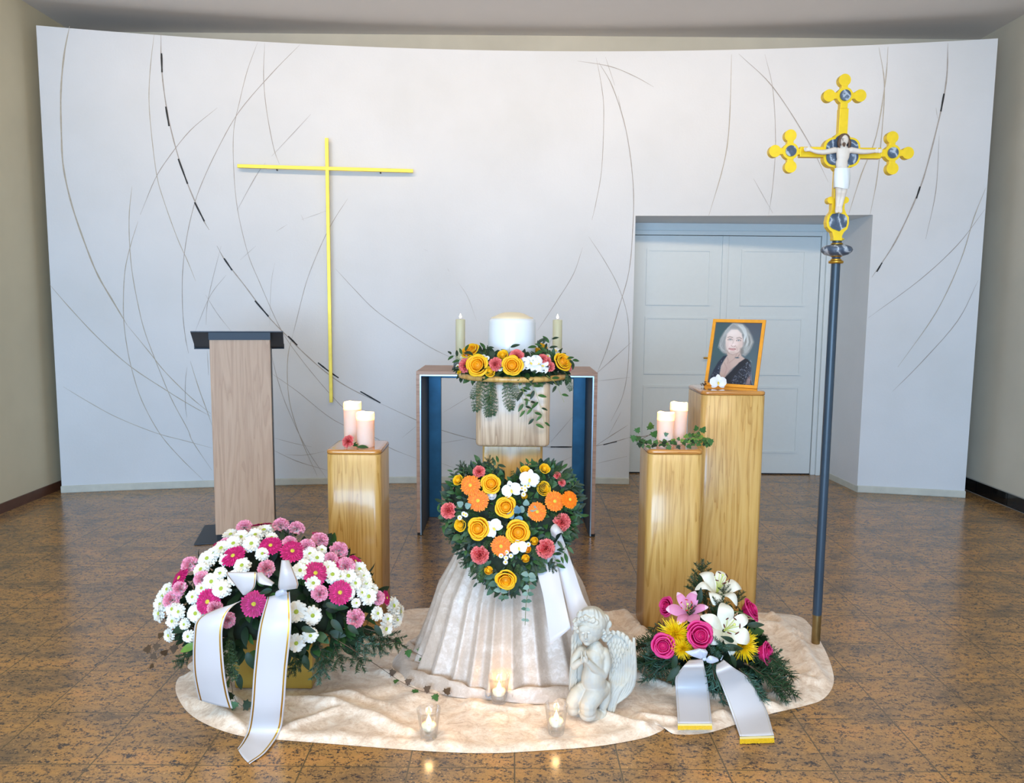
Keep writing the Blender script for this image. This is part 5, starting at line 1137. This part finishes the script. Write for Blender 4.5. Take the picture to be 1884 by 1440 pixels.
# the printed photograph: colours computed on a fine grid
NX,NZ=132,186
gx=np.linspace(0,1,NX+1)[None,:].repeat(NZ+1,0); gz=np.linspace(0,1,NZ+1)[:,None].repeat(NX+1,1)   # gz 0 = top
def sm(v,e0,e1): t=np.clip((v-e0)/(e1-e0),0,1); return t*t*(3-2*t)
def rot(cx,cy,a): a=math.radians(a); dx=(gx-cx)*.709; dy=(gz-cy); return dx*math.cos(a)+dy*math.sin(a),-dx*math.sin(a)+dy*math.cos(a)
def ell(cx,cy,rx,ry,a=0,soft=.15):
    x,y=rot(cx,cy,a); d=np.sqrt((x/rx)**2+(y/ry)**2); return 1-sm(d,1-soft,1+soft)
def poly(P,soft=.008):
    ins=np.zeros_like(gx,bool); dist=np.full_like(gx,9.); n=len(P)
    for i in range(n):
        x1,y1=P[i]; x2,y2=P[(i+1)%n]
        with np.errstate(divide='ignore',invalid='ignore'): c=((y1>gz)!=(y2>gz))&(gx<(x2-x1)*(gz-y1)/((y2-y1) if y2!=y1 else 1e-9)+x1)
        ins^=c; ax,ay=(x2-x1)*.709,y2-y1; t=np.clip(((gx-x1)*.709*ax+(gz-y1)*ay)/(ax*ax+ay*ay+1e-12),0,1); dist=np.minimum(dist,np.hypot((gx-x1)*.709-ax*t,gz-y1-ay*t))
    s=np.where(ins,dist,-dist); return sm(s,-soft,soft)
img=np.zeros((NZ+1,NX+1,3)); img[:]=(70,84,92)
def paint(mask,c,al=1.0):
    global img
    mk=(mask*al)[...,None]; img=img*(1-mk)+np.array(c,float)*mk
def line(P,w,c,al=1.0):
    d=np.full_like(gx,9.)
    for (x1,y1),(x2,y2) in zip(P,P[1:]):
        ax,ay=(x2-x1)*.709,y2-y1; t=np.clip(((gx-x1)*.709*ax+(gz-y1)*ay)/(ax*ax+ay*ay+1e-12),0,1); d=np.minimum(d,np.hypot((gx-x1)*.709-ax*t,gz-y1-ay*t))
    paint(1-sm(d,w*.4,w),c,al)
paint(ell(.15,.35,.28,.35,0,.9),(64,92,92),.8); paint(ell(.9,.1,.3,.3,0,.9),(86,86,96),.8); paint(ell(.9,.7,.2,.4,0,.9),(84,104,108),.7)
def fr(u,v): # crop px (1270,570,x9) -> photo coordinates
    # photo corners in crop: TL(430,190) TR(1178,215) BR(1045,1230) BL(285,1160)
    TLx,TLy,TRx,TRy,BRx,BRy,BLx,BLy=430,190,1178,215,1045,1230,285,1160; a,b=.5,.5
    for _ in range(20):
        x=(1-b)*((1-a)*TLx+a*TRx)+b*((1-a)*BLx+a*BRx)-u; y=(1-b)*((1-a)*TLy+a*TRy)+b*((1-a)*BLy+a*BRy)-v
        j11=(1-b)*(TRx-TLx)+b*(BRx-BLx); j12=(1-a)*(BLx-TLx)+a*(BRx-TRx); j21=(1-b)*(TRy-TLy)+b*(BRy-BLy); j22=(1-a)*(BLy-TLy)+a*(BRy-TRy); D=j11*j22-j12*j21
        a-=(x*j22-y*j12)/D; b-=(j11*y-j21*x)/D
    return (a,b)
def FP(L): return [fr(*p) for p in L]
def E_(u,v,ru,rv,a=0,soft=.15): c=fr(u,v); return ell(c[0],c[1],ru/1000*.985,rv/1000*.985,a,soft)
# hair mass, neck, face, clothes
paint(poly(FP([(700,200),(620,280),(540,370),(490,460),(470,560),(490,640),(540,690),(620,700),(640,500),(700,330),(860,400),(870,600),(820,660),(810,720),(900,750),(960,690),(1000,620),(1040,520),(1010,420),(950,300),(880,230),(800,200)]),.02),(150,148,144))
paint(poly(FP([(600,730),(620,640),(830,640),(840,740),(900,790),(640,980),(560,1095),(470,1100),(500,900),(560,800)]),.012),(196,166,152))
paint(poly(FP([(640,820),(720,1000),(560,1090),(500,960)]),.05),(184,150,138),.6)
paint(poly(FP([(580,480),(610,380),(680,310),(780,310),(850,380),(868,480),(860,590),(810,680),(730,715),(650,705),(600,640),(585,560)]),.014),(228,204,192))
paint(E_(820,580,70,110,20,.8),(206,174,160),.6); paint(E_(700,360,90,50,0,.9),(240,220,210),.7); paint(E_(640,560,40,45,0,.9),(238,208,198),.8)
paint(E_(740,540,50,40,0,.9),(240,212,202),.6); paint(E_(600,600,25,90,0,.9),(206,178,166),.5); paint(E_(690,690,90,18,0,.8),(196,166,152),.7)
# hair strands
for k in range(60):
    s=k/59; L=[(700+30*s,215),(640-60*s,300+20*s),(560-60*s+10*math.sin(k),430+30*s),(500+50*s*math.sin(k*1.3),560+40*s),(520+60*s,660)]
    if k%2: line(FP(L),.006,(208,206,202) if k%4==1 else (120,118,114),.4)
for k in range(80):
    s=k/79; L=[(720+60*s,215+10*s),(820+70*s,290+10*s),(890+90*s,400),(900+110*s+14*math.sin(k*1.7),520),(850+120*s,620+20*math.sin(k)),(860+70*s,720-40*s)]
    line(FP(L),.007,((222,220,214),(150,148,140),(112,108,104),(190,188,182))[k%4],.38)
for k in range(14): line(FP([(780+k*6,230),(850+k*5,310),(890+k*3,400),(880,480+k*3)]),.007,(222,222,218),.28)
for k in range(16): line(FP([(700-k*5,215+k*4),(660-k*5,260+k*5),(640-k*6,330+k*6)]),.006,(200,200,196) if k%2 else (140,138,136),.5)
paint(poly(FP([(820,620),(870,600),(880,700),(840,730),(815,690)]),.02),(110,104,98),.6)
# face features
for cx_,cy_,sx_ in ((657,472,1),(797,488,1)):
    line(FP([(cx_-36,cy_+4),(cx_-10,cy_-9),(cx_+18,cy_-7),(cx_+34,cy_+6)]),.010,(120,96,88),.8); paint(E_(cx_,cy_+2,22,9,4,.3),(224,220,216),.8); paint(E_(cx_,cy_,10,10,0,.3),(92,108,116),.95); paint(E_(cx_,cy_,4,4,0,.3),(30,30,34))
    line(FP([(cx_-28,cy_+13),(cx_,cy_+17),(cx_+28,cy_+12)]),.006,(180,150,140),.5); paint(E_(cx_,cy_-20,38,12,4,.7),(206,178,168),.6)
line(FP([(618,438),(650,424),(700,440)]),.010,(150,128,118),.75); line(FP([(765,450),(810,440),(845,462)]),.010,(150,128,118),.75)
line(FP([(716,470),(706,520),(690,560)]),.012,(204,172,160),.6); line(FP([(675,572),(690,585),(712,580),(735,588),(744,574)]),.009,(178,136,126),.7); paint(E_(708,560,18,16,0,.8),(246,222,212),.8)
line(FP([(632,622),(670,616),(690,622),(710,617),(748,630)]),.010,(186,120,116),.8); line(FP([(636,624),(690,634),(744,632)]),.006,(130,76,76),.8); paint(E_(692,641,38,10,3,.5),(206,140,136),.85); line(FP([(660,662),(700,668),(730,662)]),.008,(200,166,152),.5)
line(FP([(655,590),(630,620),(625,650)]),.007,(196,160,146),.5); line(FP([(755,590),(775,630),(770,660)]),.007,(190,154,140),.6); line(FP([(600,640),(640,700),(700,722),(770,700),(820,660)]),.010,(168,138,126),.6)
line(FP([(610,760),(625,820),(610,860)]),.010,(170,138,126),.6); line(FP([(760,720),(720,790),(640,850)]),.012,(172,140,128),.5); line(FP([(560,850),(600,940),(560,1060)]),.014,(172,138,126),.5)
paint(E_(770,770,16,10,0,.4),(40,70,84)); paint(E_(745,770,9,7,0,.4),(40,80,92)); paint(E_(795,772,9,7,0,.4),(40,80,92)); line(FP([(805,720),(790,750),(772,768)]),.004,(60,70,80),.9)
paint(poly(FP([(615,725),(545,740),(460,830),(380,960),(320,1100),(300,1165),(470,1170),(480,1000),(500,900),(560,790)]),.008),(36,44,60))
paint(poly(FP([(900,785),(800,850),(700,960),(560,1095),(600,1160),(640,1200),(1000,1228),(1010,1150),(1000,960),(980,850),(940,800)]),.008),(28,30,40))
paint(poly(FP([(470,1100),(560,1095),(620,1200),(420,1180)]),.01),(24,26,36))
rs=np.random.RandomState(3)
for k in range(300):
    if k%4==0: u,v=rs.uniform(340,520),rs.uniform(780,1120); ok=(u>560-(v-740)*.65) and u<620-(v-725)*.4
    else: u,v=rs.uniform(690,990),rs.uniform(810,1215); ok=u>1000-(v-700)*.75
    if ok:
        a=rs.uniform(0,3); L=rs.uniform(8,24); line(FP([(u,v),(u+L*math.cos(a),v+L*math.sin(a))]),.0055,((130,136,150),(84,92,110),(170,172,180),(70,74,92))[k%4],.6)
paint(poly(FP([(970,1060),(990,1080),(980,1215),(900,1205),(920,1130)]),.02),(178,140,128),.7)
for k in range(8): line(FP([(960-k*8,860+k*30),(1000-k*3,960+k*15),(1005,1200)]),.004,(120,126,140),.5)
c=np.clip(img/255,0,1); c=np.where(c<=.04045,c/12.92,((c+.055)/1.055)**2.4)
vs=[]; 
for i in range(NZ+1):
    for j in range(NX+1): vs.append((fw+(W_-2*fw)*j/NX,.0085,H_-fw-(H_-2*fw)*i/NZ))
fs_=[(i*(NX+1)+j,(i+1)*(NX+1)+j,(i+1)*(NX+1)+j+1,i*(NX+1)+j+1) for i in range(NZ) for j in range(NX)]
m=MB(); m.add(vs,fs_,0,True,MFr)
t=NT('photo_print'); MT['photo_print']=t.m; at=t.n('ShaderNodeAttribute',attribute_name='print'); t.l(at.outputs['Color'],t.b.inputs['Base Color']); t.set(Roughness=.3)
o=part('portrait_photo',m,'photo_print',F,'printed portrait of a grey-haired woman in a dark lace top')
ca=o.data.color_attributes.new('print','FLOAT_COLOR','POINT'); ca.data.foreach_set('color',np.concatenate([c.reshape(-1,3),np.ones(((NZ+1)*(NX+1),1))],1).astype(np.float32).ravel())
# orchid bloom and sprig beside the frame
p=PY(1321,703,3.86); p.z=max(p.z,ZP+.024)
F=root('orchid_bloom',V(p.x,p.y,ZP),'white orchid bloom lying against the lower left of the portrait frame','flower')
put(OR[0],F,p,V(-.05,-1,.15).normalized(),PI if False else 0,1.12)
F=root('dried_sprig',PF(1294,712,ZP),'small dried brownish sprig at the left foot of the portrait frame','flower')
m=MB(); rr=random.Random(4); b=PF(1296,710,ZP+.004)
for k in range(7):
    e=b+V(rr.uniform(-.022,.006),rr.uniform(-.015,.015),rr.uniform(.006,.026)); m.tube([b,e],.0007,4)
    for q in range(5): d=V(rr.uniform(-1,1),rr.uniform(-1,.2),rr.uniform(-1,1)).normalized(); leafshape(m,frame(e,d,V(0,-1,.5)),.008,.0016,1,n=3)
part('twigs',m,['stem_brown','leaf_brown'],F)
# ---------------------------------------------------------------- glass votives with floating lights
for px,py,lab in ((789,1361,'leftmost of the three clear glass votives, near the cloth edge'),(918,1296,'middle clear glass votive, set back close to the velvet drape'),(1023,1353,'rightmost of the three clear glass votives, in front of the angel')):
    c=PF(px,py-3,.012); h=.105; r0,r1=.028,.041
    c.z=.014
    m=MB(); m.lathe([(.001,0),(r0-.004,0),(r0,.004),(r0+.001,.012),(r0+(r1-r0)*.55,h*.6),(r1-.001,h-.012),(r1+.001,h)],40)
    m.lathe([(r1+.001,h),(r1-.001,h+.0005),(r1-.004,h-.014),(r0+.003,.03),(r0-.003,.012),(.001,.010)],40)
    m.v=[(v[0]+c.x,v[1]+c.y,v[2]+c.z) for v in m.v]
    solo('votive_glass',m,'clear_glass',c,lab,'candle holder','clear glass votives')
    R0=root('tealight',c+V(0,0,.030),'burning candle inside the '+lab.split(',')[0].replace('clear glass votives','glass votives').replace('clear ',''),'candle','candles in the votives')
    T=Matrix.Translation(c)
    m=MB(); m.lathe([(.001,.030),(.017,.030),(.023,.036),(.0255,.046),(.0245,.050),(.016,.048),(.001,.047)],30,0,T); part('wax_body',m,'tea_wax',R0)
    m=MB(); m.tube([c+V(0,0,.047),c+V(0,0,.056)],.001,5); part('wick',m,'wick',R0)
    m=MB(); m.lathe([(.0005,.051),(.006,.055),(.0085,.062),(.006,.071),(.0025,.080),(.0004,.088)],14,0,T); part('flame',m,'flame',R0)
    l=bpy.data.lights.new('tealight_light','POINT'); l.energy=.45; l.color=(1,.60,.25); l.shadow_soft_size=.01
    o=bpy.data.objects.new('tealight_light',l); COL.objects.link(o); o.location=c+V(0,0,.075)
# ---------------------------------------------------------------- kneeling angel
AB=PF(1088,1300,.01); AYc=2.72; ka=(AYc*1.03)/FPX/5.539
def ap(x,y,d=0):
    return PY(1020+x/5.539,1070+y/5.539,AYc-d*ka)
zsh=ap(350,1322,130).z-.012
AB=V(ap(420,1300).x,AYc,.012)
def A(x,y,d=0): p=ap(x,y,d); p.z-=zsh; return p
F=root('angel_statue',AB,'white stone statue of a kneeling praying angel with curly hair, on the velvet cloth','statue')
def el(m,x,y,d,rx,ry,rd,R=None): m.ball(A(x,y,d),(rx*ka,rd*ka,ry*ka),20,14,R=R)
def lm(m,P,R_): limb(m,[A(*p) for p in P],[r*ka for r in R_],4)
m=MB()
el(m,375,350,0,145,165,150); el(m,345,440,65,95,98,88); el(m,300,470,100,42,42,36); el(m,392,470,95,52,48,42); el(m,330,380,110,80,50,40); el(m,335,525,110,36,26,32); el(m,330,490,140,24,14,14); el(m,320,464,164,19,16,20); el(m,324,438,154,13,26,14); el(m,326,484,150,16,6,8); el(m,327,497,148,14,6,8)
el(m,490,450,20,24,36,20)
lm(m,[(420,560,20),(430,600,15)],[70,85]); lm(m,[(400,660,20),(410,760,30),(400,880,45),(410,960,30)],[115,110,128,130]); el(m,385,900,80,100,90,80)
el(m,345,650,60,70,60,60); el(m,450,660,50,75,60,60); el(m,510,620,10,52,55,60); el(m,290,600,30,45,50,50)
lm(m,[(510,630,20),(530,740,40),(500,850,70)],[56,52,46]); lm(m,[(500,850,70),(420,790,130),(345,715,180)],[48,42,28])
lm(m,[(275,600,50),(215,680,80),(205,755,110)],[46,44,42]); lm(m,[(205,755,110),(240,730,150),(285,700,180)],[42,34,27])
# hands pressed together, fingers pointing up
for s,x0 in ((1,325),(-1,288)):
    el(m,x0,690,192,20,42,24)
    for k in range(4): lm(m,[(x0-6+s*2+k*4,670,210-k*13),(x0-8+k*2,628,208-k*13),(x0-10+k*1,598+abs(k-1)*7,202-k*12)],[10,9.5,7])
    lm(m,[(x0+s*14,705,205),(x0+s*8,670,222),(x0-2,648,224)],[11,10,7])
# legs folded beneath
lm(m,[(470,985,10),(400,1060,110),(345,1150,165)],[105,108,92]); lm(m,[(345,1190,160),(380,1245,100),(480,1250,-30)],[90,70,50]); el(m,345,1240,130,95,78,90)
lm(m,[(310,990,30),(240,1050,80),(190,1120,100)],[85,85,74]); lm(m,[(190,1130,100),(195,1200,70),(260,1230,-40)],[76,60,45]); el(m,190,1195,85,70,70,80)
el(m,450,1000,-20,125,100,110); el(m,400,1240,-20,150,70,110)
lm(m,[(470,1245,-20),(520,1255,-50),(545,1270,-20)],[48,40,34]); lm(m,[(500,1170,20),(515,1230,20),(480,1280,50),(440,1270,70)],[24,22,20,16])
lm(m,[(530,960,20),(520,1080,10),(500,1160,10)],[50,60,50])
# drapery at the hip
lm(m,[(262,960,70),(285,1010,95),(300,1060,110)],[30,42,30])
o=part('body',m,'stone_white',F); remesh(o,.0021,5,.5)
# curls of hair
m=MB(); rr=random.Random(12)
el(m,385,300,-10,158,150,158)
for k in range(90):
    a=rr.uniform(-2.9,.5); b=rr.uniform(-.2,1.3); x=380+150*math.cos(a)*math.cos(b*.9); y=330+150*math.sin(a)*math.cos(b*.5)
    pass
for cx_,cy_,cd,r in ((228,330,60,30),(222,372,48,28),(236,408,40,24),(250,296,88,32),(282,276,112,30),(318,268,128,30),(352,276,136,30),(388,292,134,32),(424,316,122,34),(456,344,104,34),(484,378,80,34),(500,416,56,32),(512,452,34,30),(500,478,30,24),(528,395,4,50),(532,335,-10,54),(512,280,0,56),(540,440,-30,48),(520,482,-20,40),(212,300,20,36),(262,236,60,44),(335,222,80,48),(415,236,70,52),(478,290,48,52),(500,440,10,44)):
    P=[]
    for i in range(9):
        t=i/8*1.5*PI+cx_; q=r*.85*(1-.055*i); P.append(A(cx_+q*math.cos(t),cy_+q*math.sin(t)*.85,cd+i*2))
    m.tube(catmull(P,2),[r*ka*(.44-.012*i*.5) for i in range(17)],8)
    m.ball(A(cx_,cy_,cd-6),r*ka*.8,10,8)
for k in range(22):
    u=-1+2*k/21; P=[A(385+30*u,165+8*abs(u),20+10*(1-u*u)),A(380+100*u,190+28*u*u,85*(1-u*u)+20),A(380+142*u,250+30*u*u+8*math.sin(k*2),112*(1-.6*u*u)),A(375+158*u,300+30*u*u+12*math.sin(k*3),128*(1-.75*u*u))]
    m.tube(catmull(P,4),[(11+4*math.sin(k*2.2))*ka]*13,8)
o=part('curly_hair',m,'stone_white',F); remesh(o,.0018,3,.4)
# closed eyes, brows and lips as fine relief
m=MB()
for (x,y,d) in ((296,420,140),(352,416,146)):
    m.ball(A(x,y,d+2),(18*ka,9*ka,10*ka),12,8); m.tube(catmull([A(x-17,y+4,d+2),A(x,y+9,d+9),A(x+17,y+3,d+4)],3),2.2*ka,6); pass
m.tube(catmull([A(308,482,152),A(318,479,162),A(325,481,164),A(333,479,162),A(342,482,152)],3),4*ka,6); m.tube(catmull([A(312,491,154),A(326,497,162),A(338,491,154)],3),4.5*ka,6)
part('face_relief',m,'stone_plain',F)
# wings: core plate with overlapping feathers
def wing(name,poly_,d,spine,feathers,th=14):
    m=MB(); P=[A(x,y,d) for x,y in poly_]; ps=[(p.x,p.z) for p in P]; y0=P[0].y; m.prism(ps,y0-th*ka,y0+th*ka,0,smooth=False)
    for (x0,y0_,x1,y1_,x2,y2_,w_,dd) in feathers:
        a,b,c=A(x0,y0_,d+th+dd-8),A(x1,y1_,d+th+dd+3),A(x2,y2_,d+th+dd+7); P_=catmull([a,b,c],5); rows=[]
        for i,p in enumerate(P_):
            t=i/(len(P_)-1); tg=(P_[min(i+1,len(P_)-1)]-P_[max(0,i-1)]).normalized(); sd=tg.cross(V(0,1,0)).normalized(); ww=w_*ka*(math.sin(PI*(.15+.80*t))**.6)
            rows.append([p-sd*ww+V(0,7*ka,0),p-sd*ww*.5+V(0,-2*ka,0),p+V(0,-7*ka,0),p+sd*ww*.5+V(0,-2*ka,0),p+sd*ww+V(0,7*ka,0)])
        m.grid(rows,0)
    o=part(name,m,'stone_white',F); return o
rr=random.Random(2); fe=[]
# covert feathers in rows, then long primaries sweeping down
for r_ in range(7):
    for k in range(7):
        x=556+k*36+(r_%2)*18; y=470+r_*50+rr.uniform(-5,5); lim=.5*(y-440)
        if x<800-(abs(y-640)/260)**2*80 and x>550: fe.append((x,y,x+rr.uniform(-6,8),y+36,x-4+rr.uniform(-12,10),y+72,20,6-r_*.3))
for k in range(10):
    t=k/9; x0=600+t*215; y0=800-t*330+60*(1-t); fe.append((x0,y0,600+t*205-40*(1-t),1000-t*40,565+t*18,1200-t*10,22,10+k*2.5))
for k in range(12):
    t=k/11; a=-.2*PI+t*.62*PI; x=700+120*math.sin(a+1.1)-10; xx=[590,640,690,735,770,795,812,820,815,798,770,735][k]; yy=[420,415,430,455,495,545,600,665,730,800,860,920][k]
    x2,y2=[640,690,735,770,795,812,820,815,798,770,735,690][k],[425,440,470,515,570,635,700,770,835,900,955,1010][k]; fe.append((xx-8,yy,(xx+x2)/2-12,(yy+y2)/2,x2-22,y2+24,24,26))
fe.append((760,900,650,1050,600,1260,26,36)); fe.append((720,930,610,1080,570,1290,24,30)); fe.append((680,920,585,1070,545,1290,22,26))
wing('wing',[(545,560),(560,470),(590,418),(640,402),(700,418),(750,455),(790,510),(815,580),(825,660),(812,745),(780,830),(735,905),(680,975),(640,1030),(615,1090),(605,1160),(612,1230),(600,1290),(560,1312),(510,1300),(520,1200),(535,1100),(548,950),(560,800),(560,650)],-75,None,fe)
fe=[]
for r_ in range(8):
    for k in range(2): fe.append((195+k*35,440+r_*62,190+k*32,490+r_*62,182+k*30,540+r_*62,18,3+r_))
for k in range(4): fe.append((240-k*14,700,215-k*12,860,190-k*10,1000,14,12+k*2))
wing('wing',[(262,400),(225,380),(200,400),(188,460),(178,560),(168,660),(160,760),(152,880),(148,980),(160,1050),(200,1060),(260,1000),(290,800),(300,600)],-60,None,fe)
